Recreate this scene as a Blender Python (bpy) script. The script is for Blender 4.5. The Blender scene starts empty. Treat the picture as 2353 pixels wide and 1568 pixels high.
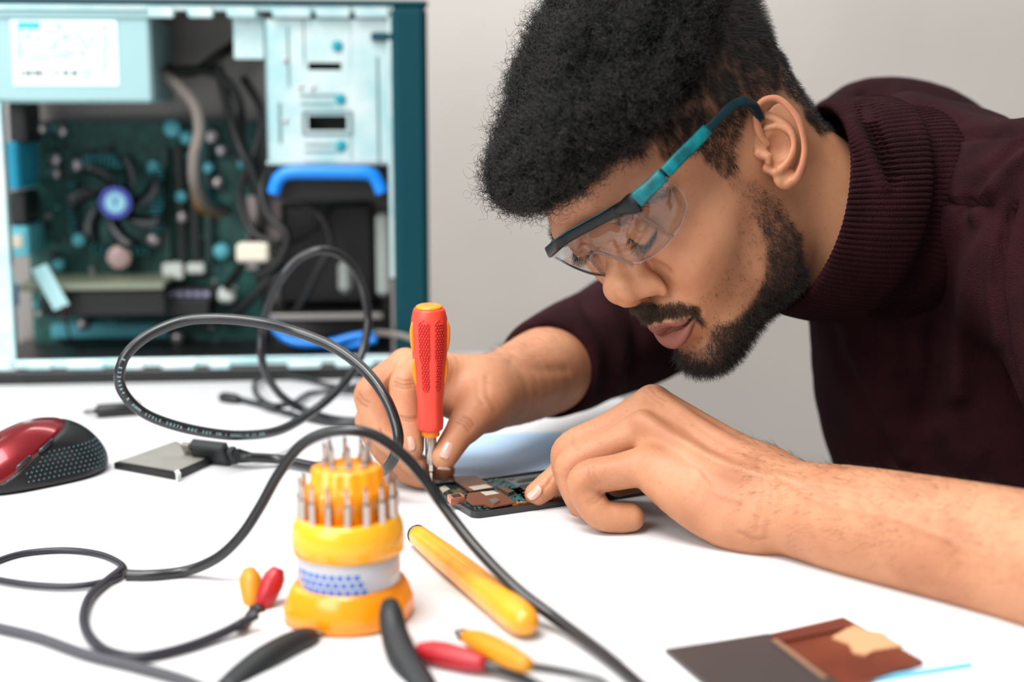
import bpy, math, random
import numpy as np
from mathutils import Vector, Matrix
random.seed(7); RNG = np.random.default_rng(7)
S = bpy.context.scene
COL = S.collection
# ------------------------------------------------------------------ camera, world, lights, exposure
W, H = 2353.0, 1568.0
LENS = 50.0
FPX = W * LENS / 36.0
CAM = np.array([0.0, 0.0, 1.015])
PITCH = math.radians(9.4)
c_f = np.array([0, math.cos(PITCH), -math.sin(PITCH)])
c_u = np.array([0, math.sin(PITCH), math.cos(PITCH)])
c_r = np.array([1.0, 0, 0])
TZ = 0.75                                   # table top height
cam = bpy.data.cameras.new('camera'); cam_o = bpy.data.objects.new('camera', cam); COL.objects.link(cam_o)
cam_o.location = CAM; cam_o.rotation_euler = (math.radians(90) - PITCH, 0, 0)
cam.lens = LENS; cam.sensor_width = 36.0; cam.sensor_fit = 'HORIZONTAL'; cam.clip_start = 0.01
cam.dof.use_dof = True; cam.dof.focus_distance = 0.908; cam.dof.aperture_fstop = 3.5
S.camera = cam_o
S.cycles.use_denoising = True
S.cycles.max_bounces = 8; S.cycles.diffuse_bounces = 3; S.cycles.glossy_bounces = 3
S.cycles.transmission_bounces = 6; S.cycles.transparent_max_bounces = 12
S.cycles.caustics_reflective = False; S.cycles.caustics_refractive = False
S.view_settings.view_transform = 'Standard'; S.view_settings.look = 'None'
S.view_settings.exposure = 0.32; S.view_settings.gamma = 1.0; S.view_settings.use_curve_mapping = False
world = bpy.data.worlds.new('world'); S.world = world; world.use_nodes = True
world.node_tree.nodes['Background'].inputs[0].default_value = (0.93, 0.97, 1.0, 1)
world.node_tree.nodes['Background'].inputs[1].default_value = 0.27

def area(name, loc, target, size, power, color=(1, 1, 1), sy=None):
    l = bpy.data.lights.new(name, 'AREA'); l.energy = power; l.color = color
    l.shape = 'RECTANGLE'; l.size = size; l.size_y = sy or size
    o = bpy.data.objects.new(name, l); COL.objects.link(o); o.location = loc
    o.rotation_euler = (Vector(target) - Vector(loc)).to_track_quat('-Z', 'Y').to_euler()
    return o
area('front_soft_light', (-1.3, -0.7, 1.9), (0.1, 1.1, 0.85), 1.5, 33, (1.0, 0.99, 0.97), 1.2)  # added area light out of view, imitating daylight from the front left
area('rear_soft_light', (-1.5, 1.35, 2.1), (0.15, 0.95, 0.8), 1.3, 9, (0.98, 0.99, 1.0), 1.0)  # unseen soft light added behind on the left
area('overhead_soft_light', (-0.45, 0.35, 2.5), (0.05, 0.9, 0.75), 1.2, 37, (1.0, 0.985, 0.96), 0.8)  # unseen overhead light, added and placed to shape the shadows
area('wall_fill_light', (0.2, 1.9, 2.75), (0.2, 2.9, 1.0), 1.6, 19, (1.0, 0.97, 0.94), 0.3)  # unseen strip light added to brighten the back wall

# ------------------------------------------------------------------ picture <-> place
def U(px, py, d):
    """world point seen at pixel (px,py) at depth d along the camera axis"""
    px = np.asarray(px, float); py = np.asarray(py, float); d = np.asarray(d, float)
    a = (px - W/2) / FPX * d; b = (H/2 - py) / FPX * d
    return CAM + a[..., None]*c_r + b[..., None]*c_u + d[..., None]*c_f
def T(px, py, h=0.0):
    """world point on the plane h above the table top"""
    v = U(px, py, 1.0) - CAM
    t = (TZ + h - CAM[2]) / v[..., 2]
    return CAM + v * np.asarray(t)[..., None]
def PJ(p):
    q = np.asarray(p, float) - CAM
    z = q @ c_f
    return np.stack([W/2 + FPX*(q @ c_r)/z, H/2 - FPX*(q @ c_u)/z, z], -1)

# ------------------------------------------------------------------ objects
def wloc(o):
    v = Vector((0, 0, 0))
    while o is not None:
        v = v + o.location; o = o.parent
    return np.array(v)
def tag(o, label=None, cat=None, group=None, kind=None):
    if label: o['label'] = label
    if cat: o['category'] = cat
    if group: o['group'] = group
    if kind: o['kind'] = kind
    return o
def thing(name, label, cat, loc=(0, 0, 0), group=None):
    o = bpy.data.objects.new(name, None); COL.objects.link(o); o.location = [float(a) for a in loc]
    o.empty_display_size = 0.02
    return tag(o, label, cat, group)
def link(name, data, mat=None, parent=None):
    o = bpy.data.objects.new(name, data); COL.objects.link(o)
    if parent is not None: o.parent = parent
    if mat is not None:
        for m in (mat if isinstance(mat, (list, tuple)) else [mat]): data.materials.append(m)
    return o
def mesh(name, V, Fc, mat=None, parent=None, smooth=True, origin=None, mi=None, attrs=None):
    """V are world coordinates unless the parent's chain carries the offset"""
    V = np.asarray(V, float)
    off = np.zeros(3)
    if parent is not None: off = wloc(parent)
    if origin is not None: off2 = np.asarray(origin, float)
    else:
        off2 = np.array([(V[:, 0].min()+V[:, 0].max())/2, (V[:, 1].min()+V[:, 1].max())/2, V[:, 2].min()])
    me = bpy.data.meshes.new(name)
    if isinstance(Fc, np.ndarray):
        n = len(Fc); k = Fc.shape[1]
        me.vertices.add(len(V)); me.vertices.foreach_set('co', (V - off2).astype(np.float32).ravel())
        me.loops.add(n*k); me.loops.foreach_set('vertex_index', Fc.astype(np.int32).ravel())
        me.polygons.add(n); me.polygons.foreach_set('loop_start', np.arange(0, n*k, k, dtype=np.int32))
        me.update(calc_edges=True); me.validate()
    else:
        me.from_pydata([tuple(a) for a in (V - off2)], [], [tuple(int(i) for i in f) for f in Fc])
    if mi is not None: me.polygons.foreach_set('material_index', np.asarray(mi, np.int32))
    me.polygons.foreach_set('use_smooth', np.full(len(me.polygons), bool(smooth)))
    if attrs:
        for k_, a in attrs.items():
            at = me.attributes.new(k_, 'FLOAT', 'POINT'); at.data.foreach_set('value', np.asarray(a, np.float32))
    me.update()
    o = link(name, me, mat, parent)
    o.location = [float(a) for a in (off2 - off)]
    return o

class MB:
    """collects shapes into one mesh"""
    def __init__(s): s.v = []; s.f = []; s.m = []; s.n = 0
    def add(s, V, F_, m=0):
        V = np.asarray(V, float)
        s.v.append(V); s.f += [tuple(int(i) + s.n for i in f) for f in F_]; s.m += [m]*len(F_); s.n += len(V); return s
    def build(s, name, mat=None, parent=None, smooth=True, origin=None):
        return mesh(name, np.concatenate(s.v), s.f, mat, parent, smooth, origin, s.m if max(s.m) > 0 else None)
def frame3(z, up=(0, 0, 1)):
    z = np.asarray(z, float); z = z/np.linalg.norm(z)
    u = np.asarray(up, float)
    if abs(z @ u) > .95*np.linalg.norm(u): u = np.array([1.0, 0, 0])
    x = np.cross(u, z); x /= np.linalg.norm(x); y = np.cross(z, x)
    return np.stack([x, y, z], 1)
def box(c, size, R=None, bev=0.0, m=0):
    """box with rounded (chamfered) edges"""
    sx, sy, sz = [a/2 for a in size]
    b = min(bev, sx*.98, sy*.98, sz*.98)
    if b <= 0:
        V = np.array([(x, y, z) for x in (-sx, sx) for y in (-sy, sy) for z in (-sz, sz)])
        F_ = [(0, 1, 3, 2), (4, 6, 7, 5), (0, 4, 5, 1), (2, 3, 7, 6), (0, 2, 6, 4), (1, 5, 7, 3)]
    else:
        V, idx = [], {}
        for i, X in enumerate((-1, 1)):
            for j, Y in enumerate((-1, 1)):
                for k, Z in enumerate((-1, 1)):
                    for a in range(3):
                        p = [X*(sx-b), Y*(sy-b), Z*(sz-b)]; p[a] = (X*sx, Y*sy, Z*sz)[a]
                        idx[(i, j, k, a)] = len(V); V.append(p)
        I = idx; F_ = []
        for s_ in (0, 1):
            q = [(s_, 0, 0, 0), (s_, 1, 0, 0), (s_, 1, 1, 0), (s_, 0, 1, 0)]; F_.append([I[t] for t in (q if s_ else q[::-1])])
            q = [(0, s_, 0, 1), (0, s_, 1, 1), (1, s_, 1, 1), (1, s_, 0, 1)]; F_.append([I[t] for t in (q if s_ else q[::-1])])
            q = [(0, 0, s_, 2), (1, 0, s_, 2), (1, 1, s_, 2), (0, 1, s_, 2)]; F_.append([I[t] for t in (q if s_ else q[::-1])])
        for a_, b_ in ((0, 0), (0, 1), (1, 0), (1, 1)):
            F_.append([I[(a_, b_, 0, 0)], I[(a_, b_, 1, 0)], I[(a_, b_, 1, 1)], I[(a_, b_, 0, 1)]])
            F_.append([I[(a_, 0, b_, 0)], I[(a_, 1, b_, 0)], I[(a_, 1, b_, 2)], I[(a_, 0, b_, 2)]])
            F_.append([I[(0, a_, b_, 1)], I[(1, a_, b_, 1)], I[(1, a_, b_, 2)], I[(0, a_, b_, 2)]])
        for i in (0, 1):
            for j in (0, 1):
                for k in (0, 1): F_.append([I[(i, j, k, 0)], I[(i, j, k, 1)], I[(i, j, k, 2)]])
        V = np.array(V)
    if R is not None: V = V @ np.asarray(R).T
    return V + np.asarray(c, float), F_
def tube(pts, rad, n=10, caps=True):
    """tube along a polyline, radius per point; parallel transported rings"""
    P = np.asarray(pts, float); m = len(P)
    rad = np.broadcast_to(np.asarray(rad, float), (m,))
    t = np.gradient(P, axis=0); t /= np.linalg.norm(t, axis=1)[:, None] + 1e-12
    u = np.cross(t[0], (0, 0, 1)); 
    if np.linalg.norm(u) < .1: u = np.cross(t[0], (1, 0, 0))
    u /= np.linalg.norm(u); V = []
    a = np.arange(n)*2*math.pi/n
    for i in range(m):
        u = u - t[i]*(u @ t[i]); u /= np.linalg.norm(u); w = np.cross(t[i], u)
        V.append(P[i] + rad[i]*(np.cos(a)[:, None]*u + np.sin(a)[:, None]*w))
    V = np.concatenate(V)
    F_ = [(i*n+j, i*n+(j+1) % n, (i+1)*n+(j+1) % n, (i+1)*n+j) for i in range(m-1) for j in range(n)]
    if caps: F_ += [tuple(range(n))[::-1], tuple((m-1)*n+j for j in range(n))]
    return V, F_
def lathe(prof, n=32, c=(0, 0, 0), R=None, sq=None, caps=True):
    """prof: list of (r, z); revolved round z; sq(angle, z) scales the radius"""
    a = np.arange(n)*2*math.pi/n; V = []
    for r, z in prof:
        k = np.ones(n) if sq is None else np.array([sq(t, z) for t in a])
        V.append(np.stack([r*k*np.cos(a), r*k*np.sin(a), np.full(n, z)], 1))
    V = np.concatenate(V); m = len(prof)
    F_ = [(i*n+j, i*n+(j+1) % n, (i+1)*n+(j+1) % n, (i+1)*n+j) for i in range(m-1) for j in range(n)]
    if caps: F_ += [tuple(range(n))[::-1], tuple((m-1)*n+j for j in range(n))]
    if R is not None: V = V @ np.asarray(R).T
    return V + np.asarray(c, float), F_
def prism(poly, z0, z1):
    """vertical prism over a 2D outline (x,y)"""
    n = len(poly)
    V = [(x, y, z0) for x, y in poly] + [(x, y, z1) for x, y in poly]
    return np.array(V), [(i, (i+1) % n, n+(i+1) % n, n+i) for i in range(n)] + [tuple(range(n))[::-1], tuple(range(n, 2*n))]
def smooth_path(pts, n=8, closed=False):
    """Catmull-Rom through the points (any dimension)"""
    P = np.asarray(pts, float)
    if closed: P = np.concatenate([P[-1:], P, P[:2]])
    else: P = np.concatenate([2*P[:1]-P[1:2], P, 2*P[-1:]-P[-2:-1]])
    out = []
    for i in range(1, len(P)-2):
        for t in np.arange(n)/n:
            p0, p1, p2, p3 = P[i-1:i+3]
            out.append(.5*((2*p1)+(-p0+p2)*t+(2*p0-5*p1+4*p2-p3)*t*t+(-p0+3*p1-3*p2+p3)*t**3))
    if not closed: out.append(P[-2])
    return np.array(out)

# ------------------------------------------------------------------ distance-field sculpting
class Vol:
    def __init__(s, lo, hi, res):
        s.lo = np.array(lo, float); s.res = res
        n = np.ceil((np.array(hi, float)-s.lo)/res).astype(int)+1
        s.ax = [(s.lo[i]+np.arange(n[i])*res).astype(np.float32) for i in range(3)]
        s.d = np.full(tuple(n), 50*res, np.float32)
    def _sl(s, lo, hi, mg):
        r = []
        for i in range(3):
            a = int(np.searchsorted(s.ax[i], lo[i]-mg)); b = int(np.searchsorted(s.ax[i], hi[i]+mg))
            if b <= a: return None
            r.append(slice(a, b))
        return tuple(r)
    def _ap(s, prim, k, mode):
        fn, lo, hi = prim
        sl = s._sl(lo, hi, 2.2*k+5*s.res)
        if sl is None: return
        X = s.ax[0][sl[0]][:, None, None]; Y = s.ax[1][sl[1]][None, :, None]; Z = s.ax[2][sl[2]][None, None, :]
        b = fn(X, Y, Z); a = s.d[sl]
        if mode == 'add':
            h = np.maximum(k-np.abs(a-b), 0)/k if k > 0 else 0
            s.d[sl] = np.minimum(a, b) - (h*h*k*.25 if k > 0 else 0)
        else:
            h = np.maximum(k-np.abs(a+b), 0)/k if k > 0 else 0
            s.d[sl] = np.maximum(a, -b) + (h*h*k*.25 if k > 0 else 0)
    def add(s, prim, k=0.0):
        for p in (prim if isinstance(prim, list) else [prim]): s._ap(p, k, 'add')
        return s
    def cut(s, prim, k=0.0):
        for p in (prim if isinstance(prim, list) else [prim]): s._ap(p, k, 'sub')
        return s
def ell(c, r, R=None):
    c = np.asarray(c, np.float32); r = np.asarray(r, np.float32)
    rm = float(r.max())
    def fn(X, Y, Z):
        x, y, z = X-c[0], Y-c[1], Z-c[2]
        if R is not None:
            x, y, z = (R[0][0]*x+R[1][0]*y+R[2][0]*z, R[0][1]*x+R[1][1]*y+R[2][1]*z, R[0][2]*x+R[1][2]*y+R[2][2]*z)
        k0 = np.sqrt((x/r[0])**2+(y/r[1])**2+(z/r[2])**2)+1e-6
        k1 = np.sqrt((x/r[0]**2)**2+(y/r[1]**2)**2+(z/r[2]**2)**2)+1e-9
        return (k0*(k0-1)/k1).astype(np.float32)
    return (fn, c-rm, c+rm)
def cap(a, b, ra, rb=None):
    a = np.asarray(a, np.float32); b = np.asarray(b, np.float32); rb = ra if rb is None else rb
    ab = b-a; L = float(ab @ ab)+1e-12; rm = max(ra, rb)
    def fn(X, Y, Z):
        x, y, z = X-a[0], Y-a[1], Z-a[2]
        t = np.clip((x*ab[0]+y*ab[1]+z*ab[2])/L, 0, 1)
        return (np.sqrt((x-t*ab[0])**2+(y-t*ab[1])**2+(z-t*ab[2])**2)-(ra+(rb-ra)*t)).astype(np.float32)
    return (fn, np.minimum(a, b)-rm, np.maximum(a, b)+rm)
def chain(pts, rad, sm=0):
    rad = np.broadcast_to(np.asarray(rad, float), (len(pts),))
    if sm:
        q = smooth_path(np.concatenate([np.asarray(pts, float), rad[:, None]], 1), sm); pts, rad = q[:, :3], q[:, 3]
    cs = [cap(pts[i], pts[i+1], float(rad[i]), float(rad[i+1])) for i in range(len(pts)-1)]
    def fn(X, Y, Z):
        d = cs[0][0](X, Y, Z)
        for c in cs[1:]: d = np.minimum(d, c[0](X, Y, Z))
        return d
    return (fn, np.min([c[1] for c in cs], 0), np.max([c[2] for c in cs], 0))
def nets(vol, d=None):
    """surface nets"""
    d = vol.d if d is None else d
    s = d < 0
    c = s[:-1, :-1, :-1].astype(np.int8)
    cnt = np.zeros(tuple(np.array(d.shape)-1), np.int8)
    for i in (0, 1):
        for j in (0, 1):
            for k in (0, 1):
                cnt += s[i:d.shape[0]-1+i, j:d.shape[1]-1+j, k:d.shape[2]-1+k]
    I = np.argwhere((cnt > 0) & (cnt < 8)); n = len(I)
    idm = np.full(cnt.shape, -1, np.int32); idm[I[:, 0], I[:, 1], I[:, 2]] = np.arange(n)
    acc = np.zeros((n, 3)); w = np.zeros(n)
    co = [(i, j, k) for i in (0, 1) for j in (0, 1) for k in (0, 1)]
    for a in co:
        for ax in range(3):
            if a[ax] == 1: continue
            b = list(a); b[ax] = 1
            da = d[I[:, 0]+a[0], I[:, 1]+a[1], I[:, 2]+a[2]].astype(float); db = d[I[:, 0]+b[0], I[:, 1]+b[1], I[:, 2]+b[2]].astype(float)
            x = (da < 0) != (db < 0)
            t = np.where(x, da/np.where(x, da-db, 1), 0)
            p = np.array(a, float)[None]+np.zeros((n, 3)); p[:, ax] += t
            acc[x] += p[x]; w[x] += 1
    V = (I + acc/w[:, None])*vol.res + vol.lo
    Q = []
    for ax in range(3):
        sl0 = [slice(None)]*3; sl1 = [slice(None)]*3; sl0[ax] = slice(0, -1); sl1[ax] = slice(1, None)
        A = s[tuple(sl0)]; B = s[tuple(sl1)]
        E = np.argwhere(A != B); u, v = [(1, 2), (2, 0), (0, 1)][ax]
        ok = (E[:, u] > 0) & (E[:, v] > 0) & (E[:, u] < d.shape[u]-1) & (E[:, v] < d.shape[v]-1); E = E[ok]
        def g(du, dv):
            q = E.copy(); q[:, u] += du; q[:, v] += dv
            return idm[q[:, 0], q[:, 1], q[:, 2]]
        q = np.stack([g(-1, -1), g(0, -1), g(0, 0), g(-1, 0)], 1)
        fl = ~A[E[:, 0], E[:, 1], E[:, 2]]
        q[fl] = q[fl][:, ::-1]
        Q.append(q)
    Q = np.concatenate(Q)
    return V, Q[(Q >= 0).all(1)]
def relax(V, Q, it=2, lam=.5):
    e = np.concatenate([Q[:, [0, 1]], Q[:, [1, 2]], Q[:, [2, 3]], Q[:, [3, 0]]])
    n = len(V)
    deg = np.bincount(e.ravel(), minlength=n).astype(float)
    for _ in range(it):
        for l in (lam, -lam*1.04):
            A = np.stack([np.bincount(e[:, 0], V[e[:, 1], i], n)+np.bincount(e[:, 1], V[e[:, 0], i], n) for i in range(3)], 1)
            V = V + l*(A/np.maximum(deg, 1)[:, None]-V)
    return V
def vnormals(V, Q):
    n = np.cross(V[Q[:, 2]]-V[Q[:, 0]], V[Q[:, 3]]-V[Q[:, 1]])
    N = np.zeros_like(V)
    for k in range(4):
        for i in range(3): N[:, i] += np.bincount(Q[:, k], n[:, i], len(V))
    return N/(np.linalg.norm(N, axis=1)[:, None]+1e-12)
def keep_biggest(V, Q):
    lab = np.arange(len(V))
    while True:
        m = lab[Q].min(1); new = lab.copy()
        for k in range(4): np.minimum.at(new, Q[:, k], m)
        new = new[new]
        if (new == lab).all(): break
        lab = new
    b = np.bincount(lab).argmax(); ok = lab == b; idx = np.cumsum(ok)-1
    return V[ok], idx[Q[ok[Q[:, 0]]]]
def join(parts):
    v, q, n = [], [], 0
    for V, Q in parts: v.append(V); q.append(Q+n); n += len(V)
    return np.concatenate(v), np.concatenate(q)
def vnoise(P, s, seed=0):
    """smooth value noise in [-1,1] at points P, feature size s"""
    g = np.random.default_rng(seed).uniform(-1, 1, (32, 32, 32))
    q = P/s; i = np.floor(q).astype(int); f = q-i; f = f*f*(3-2*f); r = 0
    for a in (0, 1):
        for b in (0, 1):
            for c in (0, 1):
                w = (f[:, 0] if a else 1-f[:, 0])*(f[:, 1] if b else 1-f[:, 1])*(f[:, 2] if c else 1-f[:, 2])
                r = r + w*g[(i[:, 0]+a) % 32, (i[:, 1]+b) % 32, (i[:, 2]+c) % 32]
    return r
def inpoly(px, py, poly):
    poly = np.asarray(poly, float); r = np.zeros(len(px), bool); j = len(poly)-1
    for i in range(len(poly)):
        xi, yi = poly[i]; xj, yj = poly[j]
        c = ((yi > py) != (yj > py)) & (px < (xj-xi)*(py-yi)/((yj-yi) if yj != yi else 1e-9)+xi)
        r ^= c; j = i
    return r

# ------------------------------------------------------------------ materials
def lin(c):
    c = np.asarray(c, float)/255.0
    return tuple(np.where(c <= .04045, c/12.92, ((c+.055)/1.055)**2.4))
MATS = {}
def M(name, rgb, rough=.5, metal=0.0, spec=.5, var=None, bump=None, sss=0.0, coat=0.0, trans=0.0, ior=1.45, sheen=0.0, rgb2=None, emit=None):
    """procedural principled material; rgb sRGB 0-255; var=(scale, mix) noise towards rgb2; bump=(scale, strength, dist)"""
    if name in MATS: return MATS[name]
    m = bpy.data.materials.new(name); m.use_nodes = True; nt = m.node_tree; b = nt.nodes['Principled BSDF']
    c = (*lin(rgb), 1); b.inputs['Base Color'].default_value = c
    b.inputs['Roughness'].default_value = rough; b.inputs['Metallic'].default_value = metal
    b.inputs['Specular IOR Level'].default_value = spec
    if sss: b.inputs['Subsurface Weight'].default_value = sss; b.inputs['Subsurface Radius'].default_value = (1, .35, .2); b.inputs['Subsurface Scale'].default_value = .004
    if coat: b.inputs['Coat Weight'].default_value = coat; b.inputs['Coat Roughness'].default_value = .08
    if trans: b.inputs['Transmission Weight'].default_value = trans; b.inputs['IOR'].default_value = ior
    if sheen: b.inputs['Sheen Weight'].default_value = sheen
    tc = None
    def noise(scale, detail=3):
        nonlocal tc
        if tc is None: tc = nt.nodes.new('ShaderNodeTexCoord')
        n = nt.nodes.new('ShaderNodeTexNoise'); n.inputs['Scale'].default_value = scale; n.inputs['Detail'].default_value = detail
        nt.links.new(tc.outputs['Object'], n.inputs['Vector']); return n
    if var:
        n = noise(var[0]); r = nt.nodes.new('ShaderNodeValToRGB'); r.color_ramp.elements[0].position = .35; r.color_ramp.elements[1].position = .65
        c2 = (*lin(rgb2), 1) if rgb2 is not None else tuple([v*(1-var[1]) for v in c[:3]])+(1,)
        r.color_ramp.elements[0].color = c; r.color_ramp.elements[1].color = c2
        nt.links.new(n.outputs['Fac'], r.inputs['Fac']); nt.links.new(r.outputs['Color'], b.inputs['Base Color'])
    if bump:
        n = noise(bump[0], 4); bp = nt.nodes.new('ShaderNodeBump'); bp.inputs['Strength'].default_value = bump[1]; bp.inputs['Distance'].default_value = bump[2] if len(bump) > 2 else .001
        nt.links.new(n.outputs['Fac'], bp.inputs['Height']); nt.links.new(bp.outputs['Normal'], b.inputs['Normal'])
    if emit: b.inputs['Emission Color'].default_value = (*lin(rgb), 1); b.inputs['Emission Strength'].default_value = emit
    MATS[name] = m; return m
# ------------------------------------------------------------------ the room
def quad_struct(name, pts, m):
    o = mesh(name, pts, [(0, 1, 2, 3)], m, smooth=False); tag(o, kind='structure'); return o
m_wall = M('painted wall', (208, 203, 198), .9, var=(1.1, .1), rgb2=(190, 184, 178), bump=(40, .1, .002))
quad_struct('wall_back', [(-3, 2.9, 0), (3.4, 2.9, 0), (3.4, 2.9, 3), (-3, 2.9, 3)], m_wall)
quad_struct('wall_right', [(3.4, 2.9, 0), (3.4, -2, 0), (3.4, -2, 3), (3.4, 2.9, 3)], m_wall)
quad_struct('floor', [(-3, -2, 0), (3.4, -2, 0), (3.4, 2.9, 0), (-3, 2.9, 0)], M('floor vinyl', (120, 112, 104), .6, var=(6, .1)))
# the table: a white top whose far right corner hides behind the sleeve
m_table = M('white laminate', (222, 222, 224), .38, var=(2.5, .02), spec=.35)
fl = T(-900, 806); fr = T(1212, 811)
e1 = T(1212, 811); e2 = T(2353, 1372); dr = (e2-e1)/np.linalg.norm(e2-e1)
nr = e1 + dr*1.9
tb = thing('table', 'white work table carrying the open computer, the tools and the cables', 'table', (-.1, .9, 0))
out = [(fl[0]-.6, fl[1]+.02), (fl[0]-.6, .12), (nr[0], .12) if nr[1] < .12 else (nr[0], nr[1]), (e1[0], e1[1])]
k_ = (0.12-e1[1])/dr[1]; out = [(-1.3, e1[1]), (-1.3, .12), (e1[0]+dr[0]*k_, .12), (e1[0], e1[1])]
mb = MB(); mb.add(*prism(out, TZ-.028, TZ)); mb.build('table_top', m_table, tb, smooth=False)
for lx, ly in ((-1.2, .25), (-1.2, 1.45), (out[2][0]-.12, .25), (e1[0]-.15, e1[1]-.1)):
    MB().add(*box((lx, ly, (TZ-.028)/2), (.05, .05, TZ-.028), bev=.004)).build('leg', M('grey table steel', (150, 152, 155), .4, .6), tb, smooth=False)
# ------------------------------------------------------------------ the head, sculpted in millimetres: x forward, y to his left, z up
HR = np.array([[-0.5029, 0.5769, -0.6437], [-0.6048, -0.7669, -0.2148], [-0.6175, 0.2812, 0.7346]])
HT = np.array([0.1125, 0.948, 0.966])
def head_raw(P): return (np.asarray(P, float)/1000.0) @ HR.T + HT
def rotm(ax, deg):
    a = math.radians(deg); c, s = math.cos(a), math.sin(a)
    return {'x': [[1, 0, 0], [0, c, -s], [0, s, c]], 'y': [[c, 0, s], [0, 1, 0], [-s, 0, c]], 'z': [[c, -s, 0], [s, c, 0], [0, 0, 1]]}[ax]
def Rm(*a):
    m = np.eye(3)
    for i in range(0, len(a), 2): m = m @ np.array(rotm(a[i], a[i+1]))
    return m
# landmarks: (sculpt position, where the photograph shows it)
LM = [((3, 74, 0), (1770, 362)), ((121, 0, -8), (1410, 688)), ((114, 0, -18), (1440, 704)), ((97, 20, -15), (1522, 662)),
      ((86, 27, -42), (1592, 733)), ((106, 0, -43), (1542, 758)), ((101, -12, -43), (1516, 769)), ((102, 0, -54), (1557, 796)),
      ((68, 47, 13), (1518, 509)), ((80, 17, 12), (1440, 536)), ((83, -32, 11), (1332, 576)), ((92, -22, 38), (1288, 552)), ((92, 0, -92), (1626, 838)),
      ((84, -20, 84), (1246, 430)), ((-14, 70, 34), (1752, 226)), ((-5, 70, -36), (1822, 436)), ((106, 0, 2), (1408, 626)), ((93.5, 0, 19), (1402, 568)),
      ((93, -22, 64), (1256, 478)), ((30, 68, 0), (1660, 420)), ((10, 54, -62), (1800, 620)), ((45, 45, -88), (1740, 760)),
      ((-3, 0, 132), (1460, -95)), ((-85, 42, 54), (1698, 2)), ((-83, 42, 24), (1772, 102)), ((-77, 42, 3), (1822, 182)), ((-77, 38, -13), (1856, 237)), ((-98, 0, 40), (1665, 62))]
_s = np.array([a for a, b in LM], float); _w = head_raw(_s); _p = PJ(_w)
_t = U(np.array([b[0] for a, b in LM]), np.array([b[1] for a, b in LM]), _p[:, 2])
_D = np.linalg.norm(_s[:, None]-_s[None], axis=-1)
_K = np.zeros((len(LM)+4,)*2); _K[:len(LM), :len(LM)] = _D + np.eye(len(LM))*3.0
_K[:len(LM), -4:-1] = _s; _K[:len(LM), -1] = 1; _K[-4:-1, :len(LM)] = _s.T; _K[-1, :len(LM)] = 1
_C = np.linalg.solve(_K, np.concatenate([_t-_w, np.zeros((4, 3))]))
def HW(P):
    """sculpt millimetres -> world"""
    P = np.asarray(P, float); sh = P.shape[:-1]; P = P.reshape(-1, 3); out = np.empty_like(P)
    for i in range(0, len(P), 50000):
        q = P[i:i+50000]; D = np.linalg.norm(q[:, None]-_s[None], axis=-1)
        out[i:i+50000] = head_raw(q) + D @ _C[:len(LM)] + q @ _C[-4:-1] + _C[-1]
    return out.reshape(*sh, 3)
print('landmark residual', np.abs(PJ(HW(_s))[:, :2]-np.array([b for a, b in LM])).max())

hv = Vol((-112, -3, -112), (128, 92, 140), 1.0)
A = hv.add; X_ = hv.cut
_sec = np.array([  # z, front x, back x, half width, widest at x, exponent
 [-101, 72, 56, 6, 60, 2.0], [-96, 84, 44, 21, 50, 2.0], [-90, 90, 30, 33, 36, 2.0], [-80, 92, -4, 44, 22, 2.1], [-70, 89, -24, 51, 14, 2.1],
 [-58, 86, -36, 56, 8, 2.1], [-45, 88, -50, 60, 4, 2.15], [-30, 88, -66, 64, 0, 2.15], [-8, 87, -82, 68, -2, 2.2], [14, 87, -94, 70, -4, 2.2],
 [38, 93.5, -99, 73.5, -6, 2.15], [66, 93.5, -98, 75, -8, 2.08], [84, 87, -93, 72, -8, 2.02], [100, 76, -82, 64, -6, 2.0], [114, 58, -66, 52, -5, 2.0],
 [124, 37, -46, 36, -4, 2.0], [130, 16, -24, 17, -4, 2.0], [133, 0, -8, 3, -4, 2.0]])
def _cr(x, xp, fp):
    m = np.gradient(fp, xp); i = np.clip(np.searchsorted(xp, x)-1, 0, len(xp)-2); h = xp[i+1]-xp[i]; t = np.clip((x-xp[i])/h, 0, 1)
    return (2*t**3-3*t**2+1)*fp[i]+(t**3-2*t*t+t)*h*m[i]+(-2*t**3+3*t*t)*fp[i+1]+(t**3-t*t)*h*m[i+1]
def _loft(X, Y, Z):
    z = Z.ravel(); q = [_cr(z, _sec[:, 0], _sec[:, i]).astype(np.float32)[None, None, :] for i in range(1, 6)]
    xf, xb, w, xc, n = q
    a = np.where(X > xc, xf-xc, xc-xb); a = np.maximum(a, .5)
    f = ((np.abs(X-xc)/a)**n+(np.abs(Y)/w)**n)**(1/n)
    d = (f-1)*np.minimum(a, w)
    return np.maximum(np.maximum(d, Z-133), -101-Z).astype(np.float32)
A((_loft, np.array([-105., -3, -101]), np.array([100., 80, 133])))
A(chain([(88, 8, 34), (84, 26, 37), (71, 46, 34), (65, 54, 26)], [3.5, 5, 4.5, 3]), 13)      # brow ridge
A(ell((53, 44, -14), (27, 20, 20), Rm('z', -30)), 22)          # cheekbone
A(ell((84, 0, -82), (16, 21, 13)), 10)           # chin
A(ell((78, 0, -40), (27, 23, 22)), 12)          # muzzle
A(ell((10, 52, -50), (20, 11, 28), Rm('y', 15)), 14)  # jaw muscle
X_(ell((101, 38, 13), (19, 17, 12)), 10)       # eye socket
X_(ell((101, 17, 15), (9, 8, 12)), 8)
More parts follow.
